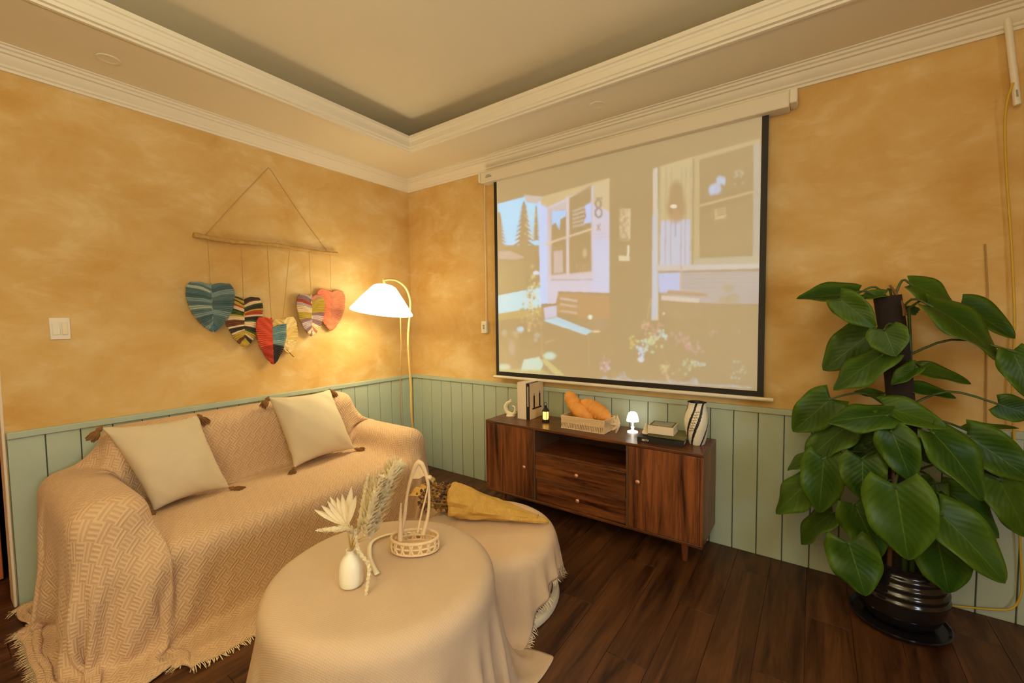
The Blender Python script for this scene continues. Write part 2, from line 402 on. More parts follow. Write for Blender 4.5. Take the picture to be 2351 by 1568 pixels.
# two unlit downlights in the soffit
for k, (x, y, lab) in enumerate([(.32, -2.22, 'small round unlit downlight in the ceiling border over the sofa'), (2.11, -.31, 'small round unlit downlight in the ceiling border above the projection screen')]):
    e = empty('ceiling_downlight', (x, y, HS), lab, 'downlight', 'unlit ceiling downlights')
    MB().lathe([(.034, -.001), (.034, -.004), (.045, -.005), (.048, -.0005)], (x, y, HS), 32, cap0=False, cap1=False).build('rim', m_trim, e, 40)
    MB().lathe([(.0, -.002), (.034, -.0025)], (x, y, HS), 32, cap1=False).build('diffuser', m_white, e, 40)
# ------------------------------------------------------------------ projection screen
def lin(c):
    c = np.asarray(c, dtype=float)/255.; return np.where(c <= .04045, c/12.92, ((c+.055)/1.055)**2.4)
CX0, CY0, CW, CH = 1120, 250, 650, 670           # picture area, in photograph pixels
BASE = lin((188, 162, 118))
canvas = np.zeros((CH, CW, 3)); canvas[:] = BASE
YY, XX = np.mgrid[0:CH, 0:CW]; XX = XX+CX0; YY = YY+CY0
def Z(u, v): return 1100+u*.3507, 380+v*.3507     # crop coordinates to photograph pixels
def poly(pts, col, a=1.0, raw=False):
    P = [p if raw else Z(*p) for p in pts]; m = np.zeros((CH, CW), bool)
    for (x0, y0), (x1, y1) in zip(P, P[1:]+P[:1]):
        if y0 == y1: continue
        m ^= ((YY < max(y0, y1)) & (YY >= min(y0, y1)) & (XX < x0+(YY-y0)*(x1-x0)/(y1-y0)))
    canvas[m] = canvas[m]*(1-a)+lin(col)*a
def ell(u, v, ru, rv, col, a=1.0):
    x, y = Z(u, v); d = ((XX-x)/(ru*.3507))**2+((YY-y)/(rv*.3507))**2; m = np.clip(1.4-d*1.0, 0, 1)[..., None]*a; m[d > 1.4] = 0
    canvas[:] = canvas*(1-m)+lin(col)*m
def bar(u0, v0, u1, v1, wd, col, a=1.0):
    L = math.hypot(u1-u0, v1-v0)+1e-6; nx, ny = -(v1-v0)/L*wd/2, (u1-u0)/L*wd/2
    poly([(u0+nx, v0+ny), (u1+nx, v1+ny), (u1-nx, v1-ny), (u0-nx, v0-ny)], col, a)
B8 = (188, 162, 118); sky = (190, 228, 250)
poly([(120, 250), (290, 205), (410, 200), (400, 530), (120, 530)], sky)
poly([(290, 190), (400, 200), (400, 250), (310, 240)], (212, 196, 180))
for ax, ay, w_, h_ in [(292, 232, 90, 330), (130, 300, 70, 260), (372, 262, 30, 220)]:
    n = 11
    for i in range(n):
        t0, t1 = i/n, (i+1.6)/n; wd = w_*(.10+.9*t1)
        poly([(ax-4, ay+h_*t0), (ax+4, ay+h_*t0), (ax+wd, ay+h_*t1+6), (ax+wd*.4, ay+h_*t1-5), (ax-wd*.4, ay+h_*t1-5), (ax-wd, ay+h_*t1+6)], B8)
for _ in range(26): ell(rng.uniform(300, 385), rng.uniform(290, 480), 7, 9, (222, 208, 165), .55)
poly([(118, 520), (400, 520), (400, 830), (118, 840)], B8)
poly([(128, 560), (200, 556), (300, 602), (240, 614), (128, 612)], (210, 186, 165), .8)
poly([(122, 640), (300, 625), (300, 800), (122, 812)], (190, 166, 112), .8)
poly([(120, 850), (405, 795), (405, 925), (120, 968)], (203, 230, 232))
poly([(120, 968), (405, 925), (405, 985), (120, 1010)], (208, 182, 120), .7)
poly([(386, 230), (440, 250), (450, 900), (400, 905)], (204, 216, 246))
poly([(440, 270), (590, 205), (745, 125), (850, 82), (850, 832), (520, 822), (500, 900), (446, 905)], (218, 208, 216))
poly([(400, 205), (850, 80), (850, 300), (745, 250), (745, 120), (590, 205), (440, 275), (400, 250)], (217, 194, 146), .9)
for v in range(450, 800, 22): bar(745, v, 850, v-6, 4, (200, 190, 205), .7)
poly([(735, 500), (850, 480), (850, 830), (735, 826)], (212, 214, 236), .6)
poly([(450, 282), (590, 222), (740, 128), (742, 712), (460, 742)], (214, 194, 180), .8)
poly([(472, 296), (570, 286), (570, 705), (472, 715)], B8); poly([(588, 212), (732, 132), (732, 690), (588, 706)], B8)
poly([(474, 296), (568, 290), (566, 330), (530, 350), (525, 420), (500, 372), (476, 390)], (192, 216, 246))
poly([(690, 262), (732, 238), (732, 372), (682, 380), (700, 330)], (203, 211, 246))
for i in range(5): bar(610, 300+i*25, 690, 270+i*28, 12, (216, 198, 180), .7)
poly([(486, 560), (545, 555), (548, 700), (486, 705)], (220, 200, 190), .75)
for i in range(5): bar(640+i*18, 640, 642+i*18, 695, 5, (216, 180, 140), .8)
ell(690, 570, 16, 30, (224, 200, 150), .7)
poly([(570, 205), (586, 198), (588, 735), (570, 738)], (224, 206, 200)); bar(428, 514, 742, 412, 13, (226, 204, 170))
bar(462, 735, 742, 716, 26, (218, 204, 200)); bar(470, 748, 742, 745, 8, (196, 176, 160))
# the numeral on the post, and the small mark under it
def ringmark(u, v, r0, r1, sy):
    for k in range(20):
        a0, a1 = 2*PI*k/20, 2*PI*(k+1)/20
        bar(u+r0*math.cos(a0), v+r0*sy*math.sin(a0), u+r0*math.cos(a1), v+r0*sy*math.sin(a1), r1, (176, 156, 130))
ringmark(778, 250, 17, 11, 1.5); ringmark(780, 308, 21, 12, 1.4)
poly([(765, 206), (806, 206), (806, 222), (765, 222)], (180, 160, 134), .8); bar(768, 385, 792, 425, 8, (196, 164, 130)); bar(790, 380, 770, 425, 8, (196, 164, 130))
# bench
poly([(516, 822), (850, 838), (850, 1000), (740, 1010), (505, 955)], (199, 164, 112)); poly([(516, 822), (850, 838), (850, 850), (516, 836)], (190, 158, 110))
for v in (868, 905, 948): bar(528, v, 640, v+18, 15, (220, 202, 190), .75 if v < 900 else .5)
poly([(420, 930), (505, 915), (505, 985), (430, 1005)], (214, 206, 216)); bar(402, 915, 516, 905, 13, (188, 156, 112)); bar(412, 915, 416, 1010, 14, (190, 158, 114))
poly([(418, 1012), (505, 990), (738, 1080), (700, 1108)], (200, 228, 236))
for i in range(1, 4): bar(440+i*14, 1008-i*5, 705+i*8, 1102-i*6, 3.5, (190, 186, 170), .8)
bar(405, 1020, 408, 1240, 7, (205, 172, 120)); bar(715, 1105, 720, 1330, 6, (206, 178, 125), .8)
ell(725, 990, 15, 15, (236, 240, 214)); ell(765, 1085, 30, 8, (230, 208, 160)); ell(790, 1035, 45, 40, (196, 166, 138), .6)
bar(430, 1160, 490, 1140, 8, (212, 186, 135), .8)
# pillar, signs
bar(1120, 870, 1100, 1000, 10, (215, 190, 140), .5)
poly([(918, 285), (988, 280), (988, 480), (918, 482)], (198, 172, 130))
for _ in range(70): ell(rng.uniform(922, 984), rng.uniform(288, 476), rng.uniform(4, 9), rng.uniform(5, 11), (222, 200, 160), .8)
bar(918, 286, 988, 282, 6, (220, 196, 150)); bar(984, 282, 984, 480, 8, (224, 202, 168)); bar(976, 520, 972, 622, 14, (232, 226, 196)); poly([(915, 585), (985, 595), (985, 622), (915, 622)], (226, 208, 170)); bar(922, 490, 985, 488, 6, (206, 182, 135))
# right-hand house front
poly([(1138, 20), (1168, 10), (1172, 1010), (1128, 1010)], (216, 202, 178)); poly([(1134, 330), (1160, 330), (1166, 980), (1128, 1005)], (206, 203, 204))
poly([(1180, 5), (1405, -60), (1400, 650), (1172, 668)], (211, 189, 142)); poly([(1190, 360), (1385, 350), (1385, 652), (1176, 664)], (206, 204, 218), .9)
for u in (1186, 1222, 1258, 1325, 1352, 1385): bar(u, 10, u-6, 660, 6, (190, 172, 140), .8)
ell(1290, 175, 48, 78, (190, 160, 118), 1); ell(1290, 270, 66, 95, (190, 160, 116), 1); ell(1285, 330, 45, 50, (204, 166, 122), .6); ell(1272, 266, 22, 12, (250, 236, 204)); bar(1283, 350, 1284, 465, 8, (182, 172, 170))
poly([(1400, -60), (1840, -180), (1840, 640), (1400, 655)], (204, 182, 136)); poly([(1440, -40), (1800, -140), (1796, 590), (1440, 610)], (188, 162, 118))
bar(1402, -50, 1396, 655, 12, (186, 164, 122)); bar(1440, 262, 1800, 168, 15, (209, 184, 138)); bar(1440, 255, 1800, 160, 4, (190, 164, 124), .6)
poly([(1796, -140), (1840, -150), (1840, 650), (1790, 640)], (200, 184, 158))
for u, v, ru, rv in [(1550, 150, 36, 38), (1575, 95, 25, 30), (1520, 160, 20, 35), (1600, 100, 12, 30)]: ell(u, v, ru, rv, (205, 213, 232), .75)
for _ in range(12): ell(rng.uniform(1670, 1730), rng.uniform(30, 120), 8, 8, (208, 196, 170), .6)
for k in range(5): bar(1540+(k % 2)*8, 290+k*14, 1615, 275+k*17, 7, (222, 194, 148), .75)
bar(1540, 352, 1618, 325, 10, (222, 194, 148)); bar(1545, 285, 1548, 340, 8, (218, 192, 146))
poly([(1405, 608), (1840, 588), (1840, 640), (1405, 655)], (202, 186, 152)); poly([(1160, 652), (1840, 640), (1840, 672), (1160, 690)], (212, 198, 182)); bar(1165, 692, 1840, 676, 6, (182, 164, 140))
poly([(1168, 700), (1840, 690), (1838, 905), (1480, 900), (1170, 830)], (197, 181, 166))
for v in (715, 742, 770, 800): bar(1168, v+2, 1840, v-8, 4, (188, 172, 158), .8)
poly([(1172, 706), (1318, 700), (1312, 820), (1180, 830)], (200, 203, 232), .9); bar(1322, 655, 1322, 820, 18, (208, 182, 160))
for u, v, r in [(1630, 800, 40), (1660, 870, 50), (1600, 880, 40)]: ell(u, v, r, r*.7, (190, 166, 108), .5)
poly([(1235, 812), (1490, 836), (1495, 858), (1225, 840)], (200, 168, 130)); poly([(1192, 848), (1442, 870), (1438, 898), (1190, 880)], (221, 202, 180)); poly([(1190, 900), (1460, 900), (1470, 1000), (1190, 1000)], (195, 166, 126), .7)
poly([(1170, 910), (1840, 905), (1838, 1000), (1170, 1010)], B8, .5)
# flowers, stones and leaves along the bottom
def spray(u, v, su, sv, n, cols, r0=5, r1=14, a=.75):
    for _ in range(n):
        ell(u+rng.normal()*su, v+rng.normal()*sv, rng.uniform(r0, r1), rng.uniform(r0, r1), cols[rng.integers(len(cols))], a)
spray(350, 850, 22, 75, 55, [(226, 218, 160), (210, 200, 140), (238, 228, 190), (188, 162, 118)], 5, 12)
spray(340, 960, 30, 60, 40, [(214, 196, 130), (226, 214, 150), (188, 162, 118)], 5, 12); ell(372, 702, 22, 14, (222, 226, 236))
spray(350, 1040, 35, 30, 20, [(214, 178, 140), (206, 182, 130)])
spray(230, 1090, 60, 25, 14, [(200, 208, 190), (206, 204, 160)], 8, 22, .5); ell(268, 1070, 24, 18, (205, 222, 228), .9)
ell(205, 1190, 70, 110, (190, 164, 116), 1); ell(212, 1190, 24, 50, (204, 178, 150), .8)
poly([(290, 1270), (390, 1252), (420, 1300), (400, 1340), (270, 1345)], (206, 222, 200)); ell(460, 1245, 42, 26, (206, 222, 198)); ell(160, 1318, 45, 22, (208, 214, 186), .9)
poly([(400, 1270), (430, 1262), (560, 1370), (500, 1375)], (214, 202, 140), .8); poly([(125, 1330), (400, 1330), (480, 1372), (125, 1350)], (204, 196, 140), .6)
spray(1080, 1040, 22, 14, 10, [(218, 180, 150)]); spray(1150, 1090, 28, 22, 24, [(216, 178, 150), (206, 170, 140)]); spray(1120, 1150, 40, 28, 30, [(214, 216, 165), (204, 214, 180), (222, 208, 150)]); spray(1060, 1210, 16, 26, 16, [(214, 222, 226), (204, 214, 222)]); ell(1058, 1268, 22, 18, (220, 222, 224)); ell(1056, 1236, 8, 12, (186, 170, 150))
spray(1000, 1160, 8, 26, 10, [(218, 206, 130), (226, 186, 120)]); spray(1200, 1110, 14, 12, 8, [(206, 220, 200)]); ell(1208, 968, 8, 8, (236, 214, 180))
spray(1330, 1140, 32, 22, 20, [(214, 172, 150), (208, 176, 156)]); spray(1390, 1185, 28, 20, 18, [(212, 172, 152), (220, 186, 168)]); spray(1540, 1085, 16, 14, 7, [(206, 172, 142)]); ell(1700, 1085, 9, 12, (204, 174, 142), .8)
spray(820, 1305, 20, 22, 12, [(216, 180, 168), (216, 196, 200)]); spray(1230, 1340, 24, 26, 20, [(218, 186, 140), (216, 210, 150)]); spray(1370, 1300, 30, 28, 14, [(206, 206, 160)]); spray(1430, 1300, 20, 10, 8, [(200, 212, 190)]); spray(1700, 1340, 22, 45, 22, [(202, 202, 160), (206, 176, 150), (196, 206, 184)], 5, 10, .6)
# sound-wave line along the bottom edge of the film
bar(795, 1393, 1785, 1455, 3, (206, 206, 205), .7)
for i in range(120):
    t = i/119.; u = 795+t*985; v = 1393+t*60
    h = 3+abs(rng.normal())*4
    for c_, s_, a_ in [(.03, .015, 14), (.145, .03, 42), (.155, .01, 26), (.47, .03, 22), (.62, .02, 44), (.60, .05, 16), (.86, .06, 6)]: h += a_*math.exp(-((t-c_)/s_)**2)*rng.uniform(.4, 1.1)
    bar(u, v+2, u, v-h, 3.5, (200, 216, 240), .6)
# soften a little like the projection
def blur(A, n):
    for _ in range(n):
        A = (np.roll(A, 1, 0)+2*A+np.roll(A, -1, 0))/4; A = (np.roll(A, 1, 1)+2*A+np.roll(A, -1, 1))/4
    return A
canvas = blur(canvas, 4)
SX0, SX1, SZ0, SZ1, SY = 1.088, 3.018, .951, 2.535, -.052
scr = empty('projection_screen', ((SX0+SX1)/2, 0, SZ0), 'pull-down projection screen on the ochre wall showing a sunny porch with a bench', 'projection screen')
BD = .030; NU, NV = 560, 470
us = np.linspace(SX0+BD, SX1-BD*1.1, NU); zs = np.linspace(SZ0+BD*1.1, SZ1+.02, NV)
G = np.empty((NV, NU, 3)); G[..., 0] = us[None]; G[..., 1] = SY; G[..., 2] = zs[:, None]
d = G-CAM; dz = d@AX_F; px = 2351/2+CAM_F*(d@AX_R)/dz; py = 784-CAM_F*(d@AX_U)/dz
ix = np.clip((px-CX0).astype(int), 0, CW-1); iy = np.clip((py-CY0).astype(int), 0, CH-1)
em = np.clip(canvas[iy, ix]-BASE, 0, None)
mb = MB(); mb.grid(G)
t = NT('screen_picture'); at = t.node('ShaderNodeAttribute', attribute_name='picture')
t.color((.74, .69, .56)); t.set(Roughness=.8, Specular_IOR_Level=.2); t.link(at.outputs['Color'], t.b.inputs['Emission Color']); t.b.inputs['Emission Strength'].default_value = 1.0
pic = mb.build('picture', t.mat, scr)
ca = pic.data.color_attributes.new('picture', 'FLOAT_COLOR', 'POINT')
ca.data.foreach_set('color', np.concatenate([em.reshape(-1, 3), np.ones((NU*NV, 1))], 1).astype(np.float32).ravel())
mb = MB(); e_ = .0006
mb.box((SX0, SY, SZ0), (SX0+BD, SY+.002, SZ1)); mb.box((SX1-BD*1.1, SY, SZ0), (SX1, SY+.002, SZ1)); mb.box((SX0+BD, SY, SZ0), (SX1-BD*1.1, SY+.002, SZ0+BD*1.1))
mb.build('black_border', m_black, scr)
mb = MB(); mb.lathe([(.0001, SX0-.025), (.011, SX0-.025), (.012, SX0-.02), (.012, SX1+.045), (.011, SX1+.05), (.0001, SX1+.05)], (0, SY, SZ0-.012), 16, frame=Matrix(((0, 0, 1), (0, 1, 0), (-1, 0, 0)))); mb.build('bottom_bar', m_trim, scr, 40)
case = MB().box((.985, -.098, 2.532), (3.115, -.004, 2.618)).build('roller_case', m_case, scr, bevel=.006)
MB().box((.965, -.104, 2.540), (.985, -.004, 2.622)).build('end_cap', m_plast, scr, bevel=.006)
MB().box((3.115, -.104, 2.545), (3.150, -.004, 2.622)).build('end_cap', m_plast, scr, bevel=.006)
MB().box((1.04, -.0995, 2.566), (1.10, -.0982, 2.578)).box((1.045, -.0995, 2.582), (1.085, -.0982, 2.588)).build('badge', m_grey, case)
# wall switch box for the screen, with its cord
e = empty('wall_control', (.942, 0, 1.35), 'small pale wall control with grey buttons beside the screen', 'control')
MB().box((.912, -.03, 1.297), (.972, 0, 1.402)).build('housing', m_plast, e, bevel=.006)
MB().box((.934, -.034, 1.335), (.950, -.029, 1.35)).build('button', m_grey, e, bevel=.002)
MB().box((.934, -.034, 1.355), (.950, -.029, 1.37)).build('button', m_grey, e, bevel=.002)
MB().tube(spline([(.955, -.012, 1.40), (.957, -.009, 1.7), (.956, -.010, 2.2), (.965, -.016, 2.545)], 24), .0035, 6).build('cord', m_plast, e, 60)
# ------------------------------------------------------------------ sideboard
CX, CY_, TOPZ = 2.0, -.205, .662
FY, BY = -.392, -.022
X0, X1, XA, XB = 1.240, 2.768, 1.668, 2.338
ZB = .128
cab = empty('sideboard', (CX, CY_, 0), 'low walnut sideboard with two doors, two drawers and an open shelf', 'sideboard')
MB().box((X0, FY, TOPZ-.018), (X1, BY, TOPZ)).build('top', m_cabh, cab, bevel=.002)
MB().box((X0, FY, ZB), (X1, BY, ZB+.016)).build('bottom_panel', m_cabh, cab, bevel=.002)
for x0, x1 in ((X0, X0+.016), (X1-.016, X1)): MB().box((x0, FY, ZB+.016), (x1, BY, TOPZ-.018)).build('side_panel', m_cabv, cab, bevel=.002)
for x in (XA, XB): MB().box((x-.008, FY+.004, ZB+.016), (x+.008, BY-.01, TOPZ-.018)).build('divider', m_edge, cab, bevel=.001)
MB().box((X0+.016, BY-.008, ZB+.016), (X1-.016, BY-.002, TOPZ-.018)).build('back_panel', m_cabd, cab)
MB().box((XA+.008, FY+.006, .478), (XB-.008, BY-.01, .494)).build('shelf', m_cabh, cab, bevel=.001)
def knob(parent, x, y, z):
    MB().lathe([(.0001, 0), (.005, 0), (.005, .010), (.012, .014), (.014, .019), (.012, .024), (.0001, .026)], (x, y, z), 20, frame=Matrix(((1, 0, 0), (0, 0, -1), (0, 1, 0)))).build('knob', m_copper, parent, 60)
for x0, x1, kx, kz in ((X0+.018, XA-.010, 1.598, .372), (XB+.010, X1-.018, 2.410, .440)):
    dd = MB().box((x0, FY+.001, ZB+.018), (x1, FY+.018, TOPZ-.020)).build('door', m_cabv, cab, bevel=.0015); knob(dd, kx, FY+.001, kz)
for z0, z1, rec, kz in ((.312, .476, .001, .394), (.146, .300, .016, .222)):
    dd = MB().box((XA+.011, FY+rec, z0), (XB-.011, FY+rec+.016, z1)).box((XA+.03, FY+rec+.016, z0+.01), (XB-.03, BY-.05, z0+.02)).build('drawer', m_cabh, cab, bevel=.0015); knob(dd, 2.006, FY+rec, kz)
MB().box((XA+.008, FY+.004, .302), (XB-.008, FY+.05, .311)).build('rail', m_edge, cab)
for x, y in ((X0+.11, FY+.075), (X1-.11, FY+.075), (X0+.11, BY-.07), (X1-.11, BY-.07)):
    MB().lathe([(.014, 0), (.016, .004), (.022, ZB)], (x, y, 0), 20).build('leg', m_cabv, cab, 40)
# ---- things on the sideboard
Zt = TOPZ
e = empty('figurine', (1.325, -.19, Zt), 'small white curled swan-like figurine at the end of the sideboard', 'figurine')
pts = spline([(1.375, -.19, Zt+.035), (1.345, -.19, Zt+.016), (1.300, -.19, Zt+.026), (1.283, -.19, Zt+.065), (1.302, -.19, Zt+.098), (1.328, -.19, Zt+.112), (1.333, -.19, Zt+.132)], 30)
MB().tube(pts, [.012+.006*math.sin(PI*i/len(pts))-.009*(i/len(pts))**3 for i in range(len(pts))], 12).build('body', m_bone, e, 60)
MB().lathe([(.0001, 0), (.036, 0), (.038, .006), (.03, .013), (.0001, .015)], (1.328, -.19, Zt), 24, mod=lambda a, z, i: 1+.12*math.sin(3*a)).build('base', m_bone, e, 60)
pts = spline([(1.350, -.19, Zt+.018), (1.372, -.192, Zt+.045), (1.368, -.19, Zt+.075), (1.345, -.188, Zt+.082)], 16)
MB().tube(pts, [.011-.007*i/len(pts) for i in range(len(pts))], 10).build('wing', m_bone, e, 60)
def upright_book(name, x0, x1, y0, y1, h, cover, label, spine=None):
    e = empty(name, ((x0+x1)/2, (y0+y1)/2, Zt), label, 'book', 'standing books on the sideboard')
    MB().box((x0, y0, Zt), (x0+.003, y1, Zt+h)).box((x1-.003, y0, Zt), (x1, y1, Zt+h)).box((x0, y0, Zt), (x1, y0+.004, Zt+h)).build('cover', cover, e, bevel=.001)
    MB().box((x0+.003, y0+.004, Zt+.003), (x1-.003, y1-.003, Zt+h-.004)).build('pages', m_paper, e)
    return e
b1 = upright_book('book', 1.418, 1.500, -.225, -.030, .276, m_paper, 'thick white book standing next to the small figurine')
b2 = upright_book('book', 1.5015, 1.530, -.228, -.030, .272, m_black, 'thin standing book with a black spine and candle cover facing the lantern')
MB().box((1.510, -.2291, Zt+.10), (1.522, -.2281, Zt+.25)).build('spine_lettering', m_grey, b2)
MB().box((1.530, -.226, Zt+.002), (1.5312, -.032, Zt+.270)).build('front_cover', simple('book_cover', (.80, .60, .36), .5), b2)
cv = MB()
for y, z0, h, wd in ((-.165, .085, .09, .010), (-.085, .085, .10, .010)):
    cv.box((1.5312, y-wd, Zt+z0), (1.5318, y+wd, Zt+z0+h)); cv.box((1.5312, y-.003, Zt+z0+h), (1.5318, y+.003, Zt+z0+h+.018))
cv.box((1.5312, -.19, Zt+.072), (1.5318, -.06, Zt+.084)); cv.build('cover_print', m_black, b2)
# lantern
e = empty('lantern', (1.655, -.205, Zt), 'tiny black lantern glowing amber in front of the standing books', 'lantern')
LX, LY = 1.655, -.205
MB().lathe([(.027, 0), (.028, .003), (.028, .016), (.023, .020), (.0001, .020)], (LX, LY, Zt), 8).build('base', m_black, e, 30)
MB().lathe([(.018, .020), (.021, .030), (.021, .070), (.018, .078)], (LX, LY, Zt), 20).build('glass', m_flame, e, 40)
mb = MB()
for k in range(4):
    a = PI/4+k*PI/2; mb.tube([(LX+.023*math.cos(a), LY+.023*math.sin(a), Zt+.018), (LX+.023*math.cos(a), LY+.023*math.sin(a), Zt+.08)], .002, 6)
mb.build('bars', m_black, e, 60)
MB().lathe([(.027, .078), (.028, .082), (.016, .100), (.011, .108), (.011, .116), (.006, .122), (.0001, .123)], (LX, LY, Zt), 8).build('roof', m_black, e, 30)
MB().tube([(LX+.013*math.cos(a), LY, Zt+.130+.013*math.sin(a)) for a in np.linspace(0, 2*PI, 20)], .0017, 6, cap=False).build('ring', m_black, e, 60)
# woven bread tray with loaves and a starfish
TX0, TX1, TY0, TY1 = 1.838, 2.150, -.300, -.115
Rz = Matrix.Rotation(.05, 3, 'Z')
e = empty('bread_tray', ((TX0+TX1)/2, (TY0+TY1)/2, Zt), 'rectangular cream woven tray holding orange loaves on the sideboard', 'tray')
MB().box((TX0+.006, TY0+.006, Zt+.002), (TX1-.006, TY1-.006, Zt+.008)).build('bottom', m_wicker, e)
def traywall(p, q, n):
    mb = MB(); p = np.array(p); q = np.array(q); D = q-p; nrm = np.array([-D[1], D[0], 0])/np.hypot(D[0], D[1])
    lo = MB()
    for i in range(n):                                          # lower half: slanted wicker bars
        a = p+D*(i+.15)/n; b_ = p+D*(i+.75)/n
        mb.tube([a+(0, 0, .006), b_+(0, 0, .045)], .0035, 5)
    for z, r in ((.004, .004), (.046, .0045)): mb.tube([p+(0, 0, z), q+(0, 0, z)], r, 6)
    for z in np.arange(.053, .084, .0062): mb.tube([p+D*i/24+nrm*.0018*(1 if (i+round(z*1000)) % 2 else -1)+np.array((0, 0, z)) for i in range(25)], .0036, 5)
    mb.tube([p+(0, 0, .086), q+(0, 0, .086)], .005, 6)
    return mb
for p, q, n in (((TX0, TY0, Zt), (TX1, TY0, Zt), 26), ((TX1, TY0, Zt), (TX1, TY1, Zt), 14), ((TX1, TY1, Zt), (TX0, TY1, Zt), 26), ((TX0, TY1, Zt), (TX0, TY0, Zt), 14)):
    traywall(p, q, n).build('woven_side', m_wicker, e, 60)
def loaf(name, c, L, R, yaw, pitch, label, ridges=6, bend=.25):
    mb = MB(); pts = []; rad = []
    n = 42
    for i in range(n):
        t = i/(n-1)*2-1; r = R*max(.04, (1-abs(t)**2.6))**.6*(1+.06*math.cos(ridges*PI*t)); rad.append(r); pts.append(Vector((t*L/2, -bend*L*.5*t*t, 0)))
    Rm = Matrix.Rotation(yaw, 3, 'Z') @ Matrix.Rotation(pitch, 3, 'Y')
    pts = [Rm @ p + Vector(c) for p in pts]
    mb.tube(pts, rad, 18)
    return tag(mb.build(name, m_bread, None, 60, origin=c), label, 'bread', 'loaves in the woven tray')
loaf('bread_loaf', (1.885, -.190, Zt+.150), .21, .050, -.10, .95, 'orange loaf leaning up at the books end of the tray', 3, .1)
loaf('bread_loaf', (1.960, -.235, Zt+.115), .19, .050, .15, .55, 'smooth orange loaf lying in the front middle of the tray', 2, .15)
loaf('bread_loaf', (2.050, -.195, Zt+.128), .235, .056, .10, .52, 'ridged orange croissant sloping down to the starfish end of the tray', 8, .2)
sc_ = Vector((2.197, -.225, Zt+.058)); e = MB()
for k in range(7):
    a = 2*PI*k/7+.3; dd = Vector((.25*math.cos(a), .75*math.cos(a), math.sin(a)))
    L = .062 if k % 2 else .052
    e.tube([sc_, sc_+dd*L*.5+Vector((.010, 0, 0)), sc_+dd*L], [.017, .012, .003], 10)
tag(e.build('starfish', m_wicker, None, 60, origin=sc_), 'cream starfish shell leaning on the end of the woven tray', 'starfish')
# small lamp
e = empty('small_lamp', (2.283, -.14, Zt), 'tiny glowing white mushroom lamp behind the stacked books', 'lamp')
MB().lathe([(.0001, 0), (.034, 0), (.034, .005), (.010, .014), (.007, .022), (.011, .032), (.006, .042), (.007, .075), (.0001, .076)], (2.283, -.14, Zt), 24).build('base', m_mini, e, 60)
MB().lathe([(.040, .074), (.036, .098), (.028, .125), (.018, .134), (.0001, .137)], (2.283, -.14, Zt), 28).build('lamp_shade', m_mini, e, 60)
# stacked books
def flat_book(cx, cy, sx, sy, z0, h, yaw, cover, label):
    Rm = Matrix.Rotation(yaw, 3, 'Z'); c = Vector((cx, cy, z0)); e = empty('book', c, label, 'book', 'books lying flat on the sideboard')
    mk = lambda lo, hi: MB().box(tuple(Vector(lo)+c), tuple(Vector(hi)+c), 0, Rm, c)
    a = mk((-sx/2, -sy/2, 0), (sx/2, sy/2, .004)); b_ = MB().box(tuple(Vector((-sx/2, -sy/2, h-.004))+c), tuple(Vector((sx/2, sy/2, h))+c), 0, Rm, c); k = MB().box(tuple(Vector((-sx/2, -sy/2, .004))+c), tuple(Vector((sx/2, -sy/2+.004, h-.004))+c), 0, Rm, c)
    for q in (b_, k): a.add(q.v, q.f)
    a.build('cover', cover, e, bevel=.0008)
    mk((-sx/2+.004, -sy/2+.004, .004), (sx/2-.004, sy/2-.003, h-.004)).build('pages', m_paper, e)
    return e, Rm, c
e, Rm, c = flat_book(2.505, -.235, .268, .175, Zt, .030, .10, m_black, 'black book with white spine marks at the bottom of the flat stack')
mb = MB()
for k, (dx, hh) in enumerate(((-.105, .012), (-.098, .012), (-.091, .012), (-.083, .014), (-.072, .010))):
    mb.box((c.x+dx, c.y-.0885, c.z+.009), (c.x+dx+.004, c.y-.0876, c.z+.009+hh), 0, Rm, c)
mb.build('spine_marks', m_paper, e)
e, Rm, c = flat_book(2.535, -.205, .215, .155, Zt+.0305, .022, .04, m_olive, 'olive book in the middle of the flat stack')
e, Rm, c = flat_book(2.505, -.230, .150, .140, Zt+.053, .048, .06, m_paper, 'thick white book on top of the flat stack with a dark framed panel')
mb = MB(); z = c.z+.048
for lo, hi in (((-.068, -.062), (.068, -.056)), ((-.068, .056), (.068, .062)), ((-.068, -.056), (-.060, .056)), ((.060, -.056), (.068, .056))): mb.box((c.x+lo[0], c.y+lo[1], z), (c.x+hi[0], c.y+hi[1], z+.003), 0, Rm, c)
mb.build('dark_frame', m_olive, e)
MB().box((c.x-.06, c.y-.056, z), (c.x+.06, c.y+.056, z+.001), 0, Rm, c).build('cover_panel', m_grey, e)
tag(MB().lathe([(.0001, 0), (.020, .002), (.023, .010), (.018, .022), (.015, .028), (.011, .042), (.008, .048), (.004, .064), (.0001, .072)], (2.408, -.262, Zt+.0305), 20, mod=lambda a, z, i: 1+.14*math.sin(a*1+z*260)).build('conch_shell', m_bone, None, 60, origin=(2.408, -.262, Zt+.0305)), 'small white pointed shell standing on the flat black book', 'shell')
